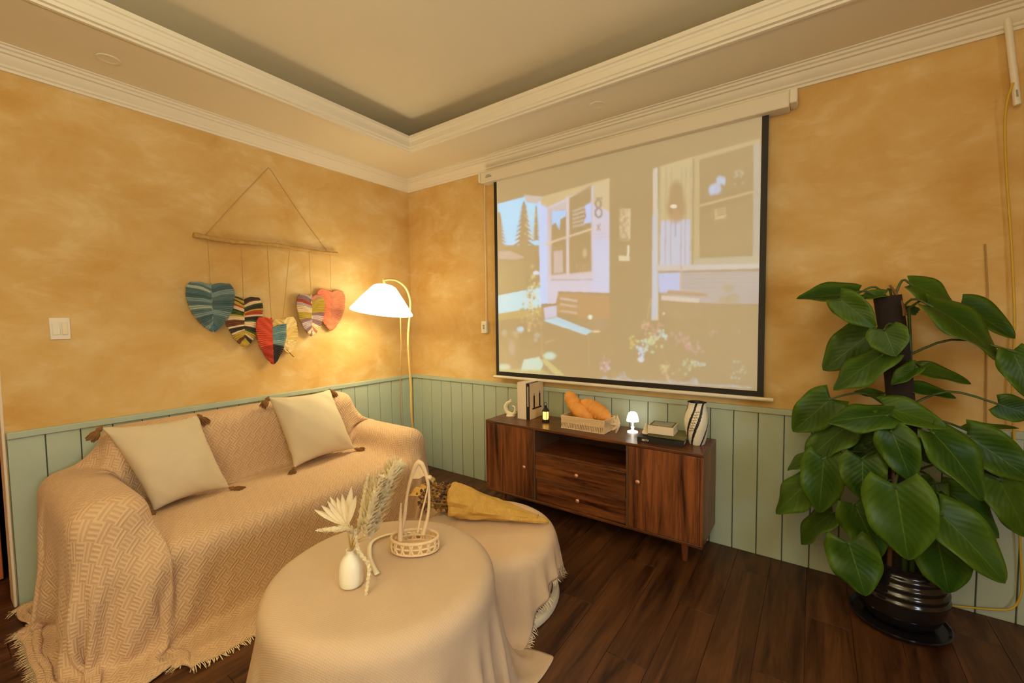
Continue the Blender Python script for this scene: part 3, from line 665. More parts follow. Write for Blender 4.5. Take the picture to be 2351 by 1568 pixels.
# twisted vase
VX, VY = 2.690, -.195
vp = [(.040, 0), (.044, .004), (.052, .03), (.060, .07), (.066, .115), (.066, .145), (.060, .185), (.052, .215), (.050, .240), (.053, .252), (.050, .2525), (.046, .24), (.046, .10), (.0001, .09)]
TW = 5.2
def vmat(i, k):
    z = vp[i][1]
    if i >= 9: return 1
    a = (2*PI*k/96+TW*z*1.0) % (2*PI)
    return 1 if min(abs(a-s) for s in (.55, 1.75, 3.0, 4.1, 5.3)) < .105 else 0
vp2 = []
for (r0, z0), (r1, z1) in zip(vp[:10], vp[1:10]):
    for q in np.linspace(0, 1, 6, endpoint=False): vp2.append((r0+(r1-r0)*q, z0+(z1-z0)*q))
nb = len(vp2); vp2 += vp[9:]
def vmat2(i, k):
    if i >= nb: return 1
    a = (2*PI*k/128-TW*(vp2[i][1])+20*PI) % (2*PI)
    return 1 if min(abs(a-s) for s in (.2, 1.35, 2.5, 3.55, 4.30, 5.45)) < .12 else 0
e = empty('vase', (VX, VY, Zt), 'cream vase with spiralling black stripes and script at the right end of sideboard', 'vase')
body = MB().lathe(vp2, (VX, VY, Zt), 128, vmat2, mod=lambda a, z, i: 1+.045*math.sin(3*(a-TW*z)), cap1=False).build('body', [m_ivory, m_black], e, 60)
scr_ = MB(); rngv = random.Random(3)
def vpoint(a0, s, off):           # runs along a stripe of the twist
    z = .22-s*.16; r = np.interp(z, [p[1] for p in vp[:10]], [p[0] for p in vp[:10]]); a = a0+TW*z+off/r
    r = r*(1+.045*math.sin(3*(a-TW*z)))+.0008; return (VX+r*math.cos(a), VY+r*math.sin(a), Zt+z)
for ltr in range(8):
    s0 = .08+ltr*.10
    pts = [vpoint(3.93, s0+.07*q+.02*math.sin(2*PI*q), .012*math.sin(2*PI*q*(1+ltr % 2))) for q in np.linspace(0, 1, 9)]
    scr_.tube(pts, .0012, 5)
scr_.build('script', simple('script_brown', (.16, .06, .03), .7), body, 60)
# ------------------------------------------------------------------ cloth: small position-based solver
def sd_shapes(P, shapes):
    best = None
    for s in shapes:
        if s[0] == 'box':
            c, h, r = np.array(s[1]), np.array(s[2])-s[3], s[3]
            q = np.abs(P-c)-h; sg = np.sign(P-c); qp = np.maximum(q, 0); L = np.linalg.norm(qp, axis=1); inner = np.minimum(q.max(1), 0)
            d = L+inner-r; n = np.where(L[:, None] > 1e-9, sg*qp/np.maximum(L, 1e-9)[:, None], 0)
            ins = L <= 1e-9
            if ins.any():
                k = q[ins].argmax(1); nn = np.zeros((ins.sum(), 3)); nn[np.arange(len(k)), k] = sg[ins][np.arange(len(k)), k]; n[ins] = nn
        else:
            cx, cy, R, z0, z1, r = s[1:]
            dx = P[:, 0]-cx; dy = P[:, 1]-cy; rho = np.hypot(dx, dy)+1e-9; q0 = rho-(R-r); zc = (z0+z1)/2; q1 = np.abs(P[:, 2]-zc)-((z1-z0)/2-r); sz = np.sign(P[:, 2]-zc)
            a = np.maximum(q0, 0); b = np.maximum(q1, 0); L = np.hypot(a, b); d = L+np.minimum(np.maximum(q0, q1), 0)-r
            nr = np.where(L > 1e-9, a/np.maximum(L, 1e-9), (q0 > q1)*1.0); nz = np.where(L > 1e-9, b/np.maximum(L, 1e-9), (q0 <= q1)*1.0)*sz
            n = np.stack([nr*dx/rho, nr*dy/rho, nz], 1)
        if best is None: best = (d, n)
        else:
            m = d < best[0]; best = (np.where(m, d, best[0]), np.where(m[:, None], n, best[1]))
    return best
def drape(X, rest_u, rest_v, shapes, steps=160, iters=6, thick=.006, mu=.6, damp=.97, bend=.12, shear=.35, grav=9.8, dt=.016, fmu=.93):
    n, k = X.shape[:2]; X = X.copy(); Xp = X.copy(); diag = math.hypot(rest_u, rest_v)
    def con(A, B, rest, stiff):
        D = B-A; L = np.sqrt((D*D).sum(-1))+1e-9; c = (.5*stiff*(1-rest/L))[..., None]*D; A += c; B -= c
    for st in range(steps):
        V = (X-Xp)*damp; lim = .03; sp = np.linalg.norm(V, axis=-1, keepdims=True); V = np.where(sp > lim, V*lim/np.maximum(sp, 1e-9), V)
        Xp = X.copy(); X += V; X[..., 2] -= grav*dt*dt
        for it in range(iters):
            for o in (0, 1):
                a = X[o:n-1:2]; b = X[o+1:n:2]; m_ = min(len(a), len(b)); con(a[:m_], b[:m_], rest_u, 1.)
                a = X[:, o:k-1:2]; b = X[:, o+1:k:2]; m_ = min(a.shape[1], b.shape[1]); con(a[:, :m_], b[:, :m_], rest_v, 1.)
            for o in (0, 1):
                a = X[o:n-1:2, :-1]; b = X[o+1:n:2, 1:]; m_ = min(len(a), len(b)); con(a[:m_], b[:m_], diag, shear)
                a = X[o:n-1:2, 1:]; b = X[o+1:n:2, :-1]; m_ = min(len(a), len(b)); con(a[:m_], b[:m_], diag, shear)
            if bend:
                con(X[:-2], X[2:], 2*rest_u, bend*.5); con(X[:, :-2], X[:, 2:], 2*rest_v, bend*.5)
            if it % 2 == 1 or it == iters-1:
                F = X.reshape(-1, 3); Fp = Xp.reshape(-1, 3)
                d, nn = sd_shapes(F, shapes); hit = d < thick
                if hit.any():
                    F[hit] += nn[hit]*(thick-d[hit])[:, None]
                    mv = F[hit]-Fp[hit]; tan = mv-nn[hit]*(mv*nn[hit]).sum(1)[:, None]; F[hit] -= tan*mu
                low = F[:, 2] < thick*.7
                if low.any():
                    F[low, 2] = thick*.7; mv = F[low]-Fp[low]; mv[:, 2] = 0; F[low] -= mv*fmu
                X = F.reshape(n, k, 3)
    return X
def smooth_grid(X, n=1):
    for _ in range(n):
        Y = X.copy(); Y[1:-1] += .25*(X[:-2]+X[2:]-2*X[1:-1]); X = Y.copy(); X[:, 1:-1] += .25*(Y[:, :-2]+Y[:, 2:]-2*Y[:, 1:-1])
    return X
def cloth_obj(name, X, ru, rv, mat, thick=.005, parent=None, sub=1, origin=None):
    n, k = X.shape[:2]; uv = np.stack(np.meshgrid(np.arange(n)*ru, np.arange(k)*rv, indexing='ij'), -1)
    mb = MB(); mb.grid(X, uv=uv); o = mb.build(name, mat, parent, 180, uv=True, origin=origin)
    s = o.modifiers.new('sub', 'SUBSURF'); s.levels = sub; s.render_levels = sub
    so = o.modifiers.new('thick', 'SOLIDIFY'); so.thickness = thick; so.offset = 0
    return o
def fringe(X, edges, mat, parent, L=.034, step=.0075, wdt=.0016, seed=1, floor=.003, name='fringe'):
    """short twisted strands along the hem; X grid, edges in 'u0 u1 v0 v1'"""
    r = np.random.default_rng(seed); mb = MB()
    for ed in edges:
        B, I = {'u0': (X[0], X[2]), 'u1': (X[-1], X[-3]), 'v0': (X[:, 0], X[:, 2]), 'v1': (X[:, -1], X[:, -3])}[ed]
        S = np.concatenate([[0], np.cumsum(np.linalg.norm(np.diff(B, axis=0), axis=1))])
        for s in np.arange(0, S[-1], step):
            b = np.array([np.interp(s, S, B[:, c]) for c in range(3)]); i = np.array([np.interp(s, S, I[:, c]) for c in range(3)])
            d = b-i; d /= np.linalg.norm(d)+1e-9; l = L*r.uniform(.7, 1.2); j = r.normal(size=3)*.25
            p1 = b+(d+j*.6)*l*.5; d2 = d*.6+j+np.array((0, 0, -.5)); p2 = p1+d2/np.linalg.norm(d2)*l*.5
            for p in (p1, p2): p[2] = max(p[2], floor)
            t = np.array([np.interp(min(s+.01, S[-1]), S, B[:, c]) for c in range(3)])-b; t /= np.linalg.norm(t)+1e-9
            mb.add([b-t*wdt, b+t*wdt, p1+t*wdt*1.2, p1-t*wdt*1.2, p2+t*wdt*.5, p2-t*wdt*.5], [(0, 1, 2, 3), (3, 2, 4, 5)])
    return tag(mb.build(name, mat, parent), kind='stuff')
# ------------------------------------------------------------------ sofa under its throw
SYL, SYR = -2.535, -.645
sofa = empty('sofa', (.5, (SYL+SYR)/2, 0), 'two-seat sofa hidden under the woven beige throw against the left wall', 'sofa')
def sbox(name, lo, hi, b=.05): return MB().box(lo, hi).build(name, m_ott, sofa, bevel=b, seg=3)
sbox('backrest', (.07, SYL+.24, .10), (.27, SYR-.22, .825), .05)
sbox('seat', (.29, SYL+.25, .10), (.93, SYR-.24, .405), .05)
sbox('arm', (.07, SYL+.02, .10), (.86, SYL+.22, .635), .06)
sbox('arm', (.07, SYR-.21, .10), (.86, SYR-.02, .575), .06)
for x in (.13, .80):
    for y in (SYL+.1, SYR-.1): MB().lathe([(.018, 0), (.024, .10)], (x, y, 0), 16).build('leg', m_cabd, sofa)
sh = [('box', (.17, (SYL+SYR)/2+.01, .42), (.115, (SYR-SYL)/2-.22, .43), .07),
      ('box', (.55, (SYL+SYR)/2, .215), (.415, (SYR-SYL)/2-.10, .215), .06),
      ('box', (.47, SYL+.125, .33), (.42, .125, .335), .085),
      ('box', (.47, SYR-.115, .30), (.42, .115, .30), .085),
      ('box', (-.1, -1.3, .8), (.128, 3, .8), .001)]
def param(L, bp):
    """bp: list of (length, values...) breakpoints along the cloth"""
    s = [0]; 
    for b in bp[1:]: s.append(s[-1]+b[0])
    return s
def run_sofa(h=.0235):
    # along s: behind back -> back top -> seat -> front drop -> floor ; columns: x, height factor type
    sb = [(0, .045, .76), (.10, .045, .86), (.22, .28, .86), (.44, .34, .45), (.66, .985, .45), (.50, 1.17, .010), (.03, 1.20, .008)]
    s_at = np.cumsum([b[0] for b in sb]); S = s_at[-1]; n = int(S/h)+1; s = np.linspace(0, S, n); ru = s[1]-s[0]
    xs = np.interp(s, s_at, [b[1] for b in sb]); zs_ = np.interp(s, s_at, [b[2] for b in sb])
    fs = np.clip((s-s_at[4])/(s_at[5]-s_at[4]), 0, 1)
    tb = [(0, SYL-.10), (.03, SYL-.085), (.66, SYL-.02), (.27, SYL+.25), (.23, SYL+.28), (1.34, SYR-.26), (.20, SYR-.23), (.25, SYR+.02), (.60, SYR+.09)]
    t_at = np.cumsum([b[0] for b in tb]); T = t_at[-1]; k = int(T/h)+1; t = np.linspace(0, T, k); rv = t[1]-t[0]
    ys = np.interp(t, t_at, [b[1] for b in tb])
    hz = np.interp(t, t_at, [.0, 0, .68, .68, .44, .44, .61, .61, .0])     # arm-profile height
    inside = np.clip(np.interp(t, t_at, [0, 0, 1, 1, 1, 1, 1, 1, 0]), 0, 1)
    X = np.zeros((n, k, 3)); X[..., 0] = xs[:, None]; X[..., 1] = ys[None]
    seatz = np.maximum(np.interp(s, s_at, [.70, .86, .86, .45, .45, .45, .45]), 0)
    H = np.maximum(seatz[:, None]*inside[None], np.where(s[:, None] > -1, hz[None], 0))
    X[..., 2] = np.maximum(H*(1-fs)[:, None], .01)
    X[..., 2] += rng.normal(size=(n, k))*.002+.01
    # the left front corner is thrown out over the floor a little
    X[..., 0] += (fs[:, None])*(.06*np.exp(-((t-t_at[1])/.5)**2))[None]
    X = drape(X, ru, rv, sh, steps=150, iters=6, thick=.008, mu=.55, bend=.10, shear=.25)
    X = smooth_grid(X, 1)
    mk = np.clip((X[..., 0]-.80)/.15, 0, 1)*np.clip((-2.02-X[..., 1])/.25, 0, 1)*np.clip((.62-X[..., 2])/.3, 0, 1)*np.clip(X[..., 2]/.06, 0, 1)
    X[..., 0] += mk*.016*np.sin(2*PI*(X[..., 1]*5.2-X[..., 2]*2.2))
    m2 = np.clip((SYL+.04-X[..., 1])/.06, 0, 1)*np.clip((.55-X[..., 2])/.3, 0, 1)*np.clip(X[..., 2]/.06, 0, 1)
    X[..., 1] += m2*.012*np.sin(2*PI*(X[..., 0]*4.5-X[..., 2]*.8))
    return X, ru, rv
XS, sru, srv = run_sofa()
throw = cloth_obj('throw', XS, sru, srv, m_throw, .006, origin=(.55, -1.6, .45))
tag(throw, 'large beige basket-weave throw with cream fringe draped over the whole sofa', 'throw')
fringe(XS, ('u1', 'v0', 'v1'), m_fringe, throw, .034, .007, seed=2)
# ------------------------------------------------------------------ cushions
def pillow(name, bl, br, tr, tl, T, label, seed):
    P = [np.array(p, dtype=float) for p in (bl, br, tr, tl)]; N = 30
    cen = sum(P)/4; nrm = np.cross(P[1]-P[0], P[3]-P[0]); nrm /= np.linalg.norm(nrm)
    r = np.random.default_rng(seed); ph = r.uniform(0, 6, 6)
    root = empty(name, tuple(cen), label, 'cushion', 'cushions on the sofa')
    def pos(u, v, sgn):
        pu = u*(1-.10*(1-v*v)*abs(u)**2); pv = v*(1-.10*(1-u*u)*abs(v)**2)
        a, b = (pu+1)/2, (pv+1)/2
        q = P[0]*(1-a)*(1-b)+P[1]*a*(1-b)+P[2]*a*b+P[3]*(1-a)*b
        f = max(0, (1-u**2)*(1-v**2)); th = T*f**.42*(1-.25*abs(u*v))
        wr = .006*math.sin(7*u+ph[0]+3*v)*math.sin(5*v+ph[1])*(abs(u)+abs(v))*f**.3+.004*math.sin(16*(u+v)+ph[2])*abs(u*v)
        return q+nrm*sgn*(th+wr*sgn)
    mb = MB(); uvg = np.stack(np.meshgrid(np.linspace(0, .45, N), np.linspace(0, .45, N), indexing='ij'), -1)
    U = np.sin(np.linspace(-1, 1, N)*PI/2)
    for sgn in (1, -1):
        G_ = np.array([[pos(u, v, sgn) for v in U] for u in U]); G_ = G_ if sgn > 0 else G_[::-1]
        mb.grid(G_, uv=uvg)
    c = mb.build('cover', m_pillow, root, 180, uv=True)
    md = c.modifiers.new('weld', 'WELD'); md.merge_threshold = .0008
    dirs = [(P[0]-cen), (P[1]-cen), (P[2]-cen), (P[3]-cen)]
    for i, (p, d) in enumerate(zip(P, dirs)):
        d = d/np.linalg.norm(d); d = d*np.array((.6, .8, .3))+np.array((.35, 0, -.9 if i > 1 else -.05))
        d /= np.linalg.norm(d); q = p+d*.006; mb = MB()
        mb.tube([q-d*.012, q, q+d*.010, q+d*.018], [.003, .010, .014, .010], 10)
        for _ in range(90):
            a = r.uniform(0, 2*PI); e1 = np.cross(d, (0, 0, 1.)); e1 /= np.linalg.norm(e1)+1e-9; e2 = np.cross(d, e1)
            o_ = e1*math.cos(a)+e2*math.sin(a); rr = r.uniform(.3, 1)
            mb.tube([q+d*.014+o_*.007*rr, q+d*.034+o_*.020*rr, q+d*r.uniform(.054, .074)+o_*.025*rr], [.0026, .0028, .0014], 4)
        mb.build('tassel', m_tassel, root, 60)
    return root
pillow('cushion', (.495, -2.185, .452), (.49, -1.835, .455), (.285, -1.905, .872), (.285, -2.325, .890), .10, 'square cream cushion with brown tassels leaning near the left arm', 3)
pillow('cushion', (.49, -1.455, .462), (.46, -.985, .462), (.285, -1.065, .905), (.285, -1.505, .915), .10, 'square cream cushion with brown tassels near the floor lamp end', 5)
# ------------------------------------------------------------------ round table under a cream cloth
TC, TR, TH = (2.02, -1.935), .385, .545
tab = empty('round_table', (*TC, 0), 'small round table under a cream cloth in front of the sofa', 'table')
MB().lathe([(.0001, TH-.03), (TR-.035, TH-.04), (TR-.03, TH-.034), (TR-.03, TH-.024), (TR-.036, TH-.018), (.0001, TH-.018)], (*TC, 0), 64).build('tabletop', m_cabh, tab, 50)
MB().lathe([(.03, .02), (.028, TH-.03)], (*TC, 0), 20).build('column', m_cabh, tab, 50)
for k in range(3):
    a = 2*PI*k/3+.4; MB().tube([(TC[0], TC[1], .09), (TC[0]+.14*math.cos(a), TC[1]+.14*math.sin(a), .05), (TC[0]+.25*math.cos(a), TC[1]+.25*math.sin(a), .012)], [.018, .016, .011], 8).build('leg', m_cabh, tab, 60)
def run_square(c, side, ang, z, shapes, h, drop=.02, **kw):
    n = int(side/h)+1; g = np.linspace(-side/2, side/2, n); a, b = np.meshgrid(g, g, indexing='ij')
    X = np.stack([c[0]+a*math.cos(ang)-b*math.sin(ang), c[1]+a*math.sin(ang)+b*math.cos(ang), np.full_like(a, z+drop)], -1)
    R_ = np.hypot(X[..., 0]-c[0], X[..., 1]-c[1]); X[..., 2] -= .15*np.clip(R_-kw.pop('r0'), 0, 9); an = np.arctan2(X[..., 1]-c[1], X[..., 0]-c[0]); X[..., 2] += rng.normal(size=(n, n))*.003+np.clip(R_-.3, 0, 1)*.06*np.sin(7*an+.6)+np.clip(R_-.3, 0, 1)*.04*np.sin(11*an+2)
    return smooth_grid(drape(X, g[1]-g[0], g[1]-g[0], shapes, **kw), 1), g[1]-g[0]
ang = math.atan2(-1.438-TC[1], 2.337-TC[0])-PI/4
XT, tr_ = run_square(TC, 1.35, ang, TH, [('cyl', *TC, TR, -.2, TH-.006, .012)], .0215, r0=TR, steps=190, iters=7, mu=.5, bend=.05, shear=.85, thick=.006)
cl = cloth_obj('tablecloth', XT, tr_, tr_, m_cream, .004, origin=(*TC, TH))
tag(cl, 'cream waffle tablecloth draped over the small round table down to the floor', 'tablecloth')
# ------------------------------------------------------------------ round ottoman with its own throw
OC, OR, OH = (1.885, -1.190), .355, .348
ott = empty('ottoman', (*OC, 0), 'round ottoman with a pale base ring under a fringed peach cloth', 'ottoman')
MB().lathe([(.0001, .05), (OR-.03, .05), (OR-.02, .06), (OR-.016, .30), (OR-.05, OH-.014), (.0001, OH-.010)], (*OC, 0), 48).build('cushion_body', m_ott, ott, 60)
MB().lathe([(OR-.015, .004), (OR+.012, .004), (OR+.018, .02), (OR+.012, .045), (OR-.015, .05), (OR-.03, .03), (OR-.015, .004)], (*OC, 0), 64, cap0=False, cap1=False).build('base_ring', m_bone, ott, 60)
XO, or_ = run_square(OC, .98, .23, OH, [('cyl', *OC, OR, -.2, OH-.004, .04), ('cyl', *OC, OR+.02, -.1, .05, .012)], .024, r0=OR, steps=150, iters=7, mu=.5, bend=.05, shear=.85, thick=.006)
oc = cloth_obj('ottoman_throw', XO, or_, or_, m_ott, .004, origin=(*OC, OH))
tag(oc, 'peach throw with a cream fringed hem draped over the round ottoman', 'throw')
fringe(XO, ('u0', 'u1', 'v0', 'v1'), m_fringe, oc, .036, .006, seed=4)
def at(px, py, ax, val):
    """the point in the room on plane axis=val that lies on the sight line through a photograph pixel"""
    d = AX_F+(px-1175.5)/CAM_F*AX_R-(py-784)/CAM_F*AX_U; return CAM+d*(val-CAM[ax])/d[ax]
# ------------------------------------------------------------------ potted plant
PX, PY = 3.592, -.285
plant = empty('potted_plant', (PX, PY, 0), 'tall climbing plant with big heart-shaped leaves in a glossy black pot', 'plant')
MB().lathe([(.0001, .004), (.150, .002), (.176, .012), (.182, .024), (.176, .026), (.165, .016), (.0001, .014)], (PX, PY, 0), 48).build('saucer', m_pot, plant, 40)
prof = [(.095, .018), (.118, .024), (.142, .06), (.158, .10), (.166, .14)]
prof += [(.168-.028*max(0, (z-.16)/.14)**1.6+.0035*math.sin((z-.15)*2*PI/.034), z) for z in np.linspace(.15, .285, 36)] + [(.150, .296), (.153, .303), (.146, .306), (.138, .300), (.136, .27)]
MB().lathe(prof, (PX, PY, 0), 64, cap1=False).build('pot', m_pot, plant, 60)
MB().lathe([(.0001, .268), (.137, .262)], (PX, PY, 0), 40).build('soil', m_soil, plant, 60)
pole_top = at(2037, 680, 1, PY-.01)
mb = MB(); pp = spline([(PX, PY, .25), (PX-.005, PY, .8), (PX-.035, PY, 1.2), tuple(pole_top)], 30); mb.tube(pp, [.050]*len(pp), 18)
mb.build('moss_pole', m_moss, plant, 60)
rp = random.Random(11)
for k, (x0, y0, x1, h) in enumerate([(.035, -.035, -.03, 1.25), (-.04, -.03, -.045, 1.1), (.04, .02, .0, 1.45), (-.03, .03, -.02, .95), (.01, -.045, .015, .8)]):
    pts = spline([(PX+x0, PY+y0, .255), (PX+x0*.9, PY+y0-.008, h*.5), (PX+x1, PY+y0*.8, h)], 20)
    MB().tube(pts, [.011-.005*i/len(pts) for i in range(len(pts))], 8).build('stalk', m_stalk if k % 2 else m_petiole, plant, 60)
mb = MB(); pts = spline([tuple(at(2075, 725, 1, PY-.03)), tuple(at(2070, 700, 1, PY-.03)), tuple(at(2055, 672, 1, PY-.03)), tuple(at(2043, 655, 1, PY-.03))], 12); mb.tube(pts, [.012-.009*i/len(pts) for i in range(len(pts))], 8); mb.build('stalk_tip', m_stalk, plant, 60)
def leaf_mesh(name, heart, curl, droop, wave, seed):
    r = random.Random(seed); nl, nw = 22, 11; mb = MB(); P = np.zeros((nl, nw, 3)); U = np.zeros((nl, nw, 2)); ph = r.uniform(0, 6)
    for i in range(nl):
        t = i/(nl-1)
        hw = .5*(math.sin(PI*min(1, t*.95+.05)**.66))**.66*(1-.12*t) if t < 1 else 0.0
        hw *= 1.0
        for j in range(nw):
            u = (j-(nw-1)/2)/((nw-1)/2)
            back = heart*abs(u)**1.1*math.exp(-t*7.0)                 # lobes beside the stem
            x = u*hw*(1+.05*math.sin(11*t+ph)*abs(u)); y = t-back
            z = curl*(abs(u)**1.3)*hw*.55-droop*(t-.15)**2+wave*math.sin(9*t+ph+2*u)*abs(u)*hw+.030*math.cos(t*38-abs(u)*10)*abs(u)*(1-abs(u))*hw*1.2
            P[i, j] = (x, y, z); U[i, j] = (u, t)
    mb.grid(P, uv=U); o = mb.build(name, m_leaf, plant, 180, local=True, uv=True)
    so = o.modifiers.new('thick', 'SOLIDIFY'); so.thickness = .006; so.offset = 0
    return o
protos = [leaf_mesh('leaf', .17, .30, .16, .10, 1), leaf_mesh('leaf', .12, .18, .26, .12, 2), leaf_mesh('leaf', .20, -.14, .10, .14, 3), leaf_mesh('leaf', .10, .40, .05, .06, 4)]
used = [False]*4
def c6(u, v): return 1750+u*.3508, 600+v*.3508
def c7(u, v): return 1750+u*.3304, 1050+v*.3304
def one_leaf(base, tip, wpx, y0, y1=None, var=None, up=.45, stem=None):
    """blade from base to tip (photograph pixels set at room depths y0, y1), width in pixels"""
    if y1 is None: y1 = y0-.03
    B = at(*base, 1, y0); T = at(*tip, 1, y1); Y = T-B; L = np.linalg.norm(Y); Y /= L
    dep = (B-CAM)@AX_F; Wd = wpx/CAM_F*dep
    full = .68*L; c = min(1., Wd/max(full, 1e-6)); tilt = math.acos(max(c, .25)) if c < 1 else 0
    wid = max(Wd, full) if c < 1 else Wd
    toc = CAM-(B+T)/2; N = toc/np.linalg.norm(toc)+np.array((0, 0, .10)); N -= Y*(N@Y); N /= np.linalg.norm(N)
    X = np.cross(Y, N)
    best = None
    for sg in (1, -1):
        N2 = N*math.cos(tilt)+X*math.sin(tilt)*sg
        if best is None or N2[2] > best[2]: best = N2
    N = best; X = np.cross(Y, N)
    if var is None: var = rp.randrange(4)
    o = protos[var]
    if used[var]: o = o.copy(); COL.objects.link(o)
    used[var] = True
    Mx = Matrix(((X[0]*wid, Y[0]*L, N[0]*L, B[0]-PX), (X[1]*wid, Y[1]*L, N[1]*L, B[1]-PY), (X[2]*wid, Y[2]*L, N[2]*L, B[2]), (0, 0, 0, 1)))
    o.parent = plant; o.matrix_parent_inverse = Matrix(); o.matrix_basis = Mx
    # its stem, from the pole to the blade
    z = B[2]; A = at(*stem, 1, PY) if stem is not None else np.array((np.interp(z, [.25, .8, 1.2, 1.6], [PX, PX-.005, PX-.03, PX-.06]), PY, max(.28, min(1.48, z-.06))))
    mid = (A+B)/2+np.array((0, 0, .05+.06*abs(B[0]-A[0])))
    pts = [np.array(p) for p in spline([A, mid, B, B+Y*L*.05], 12)]
    Mi = np.array(Mx.inverted()); Q = [tuple(((Mi @ np.append(p-np.array((PX, PY, 0)), 1.)))[:3]) for p in pts]
    stem_q.append((o, pts))
stem_q = []
LV = [ # base, tip, width, depth of base, depth of tip, variant
 (c6(625, 212), c6(222, 236), 150, -.30, -.34, 3), (c6(800, 214), c6(622, 240), 72, -.33, -.33, 3), (c6(505, 245), c6(745, 432), 190, -.40, -.42, 0), (c6(738, 450), c6(395, 712), 300, -.28, -.30, 2),
 (c6(800, 445), c6(870, 618), 232, -.44, -.48, 0), (c6(790, 610), c6(455, 832), 215, -.40, -.44, 2), (c6(972, 150), c6(1315, 285), 160, -.26, -.22, 1), (c6(1090, 285), c6(1650, 605), 200, -.36, -.38, 1),
 (c6(1300, 285), c6(1668, 500), 170, -.22, -.20, 3), (c6(1635, 585), c6(1790, 900), 205, -.34, -.38, 1), (c6(1545, 935), c6(1800, 1020), 185, -.30, -.30, 0), (c6(1020, 715), c6(1375, 795), 118, -.24, -.20, 3),
 (c6(975, 835), c6(1275, 890), 100, -.28, -.26, 3), (c6(450, 900), c6(195, 1115), 262, -.32, -.34, 0), (c6(825, 1005), c6(425, 1040), 215, -.46, -.52, 2), (c6(565, 1075), c6(245, 1310), 230, -.36, -.38, 1),
 (c6(800, 955), c6(1225, 1075), 190, -.42, -.44, 0), (c6(845, 1105), c6(985, 1452), 235, -.50, -.54, 1), (c6(1110, 1115), c6(1530, 1562), 255, -.46, -.50, 1), (c6(1340, 1140), c6(1810, 1450), 275, -.34, -.34, 0),
 (c6(1350, 1110), c6(1680, 1085), 70, -.26, -.24, 3), (c7(430, 5), c7(392, 398), 268, -.42, -.45, 0), (c7(360, 140), c7(78, 385), 220, -.34, -.36, 2), (c7(490, 385), c7(222, 575), 170, -.28, -.28, 1),
 (c6(655, 1290), c7(700, 302), 270, -.46, -.50, 0), (c7(640, 322), c7(835, 725), 275, -.44, -.46, 1), (c7(925, 190), c7(1020, 735), 405, -.58, -.62, 0), (c7(600, 590), c7(722, 975), 320, -.48, -.52, 2),
 (c7(1215, 560), c7(1305, 975), 320, -.44, -.46, 1), (c7(1228, 385), c7(1745, 885), 300, -.46, -.48, 0), (c7(1270, 225), c7(1728, 555), 225, -.36, -.34, 1), (c7(1640, 150), c7(1870, 570), 230, -.32, -.30, 2),
 (c6(335, 1280), c6(160, 1365), 92, -.28, -.27, 3), (c6(1010, 690), c6(838, 800), 112, -.38, -.40, 0), (c6(835, 595), c6(740, 695), 82, -.30, -.30, 0), (c6(775, 880), c6(600, 850), 70, -.26, -.26, 3),
 (c6(1012, 332), c6(930, 298), 62, -.24, -.24, 3), (c6(1040, 690), c6(1105, 655), 40, -.22, -.22, 3), (c7(1205, 170), c7(1050, 385), 180, -.36, -.36, 1), (c6(765, 1150), c6(545, 1270), 165, -.30, -.30, 1),
 (c6(1150, 1330), c6(1340, 1465), 90, -.24, -.24, 3), (c7(830, 200), c7(700, 330), 130, -.36, -.36, 1), (c7(1090, 500), c7(1210, 700), 150, -.38, -.40, 2), (c6(1000, 1180), c6(1120, 1330), 110, -.30, -.30, 1), (c6(700, 1230), c6(620, 1440), 150, -.34, -.34, 1),
 (c7(1560, 60), c7(1830, 260), 190, -.26, -.24, 1)]
for b_, t_, wp, y0, y1, var in LV: one_leaf(b_, t_, wp*.344, y0, y1, var)
bpy.context.view_layer.update()
for o, pts in stem_q:
    mi = o.matrix_world.inverted(); me = MB(); me.tube(pts, [.0055-.002*i/len(pts) for i in range(len(pts))], 6)
    me.v = [tuple(mi @ Vector(p)) for p in me.v]; me.build('leaf_stem', m_petiole, o, 60, local=True)
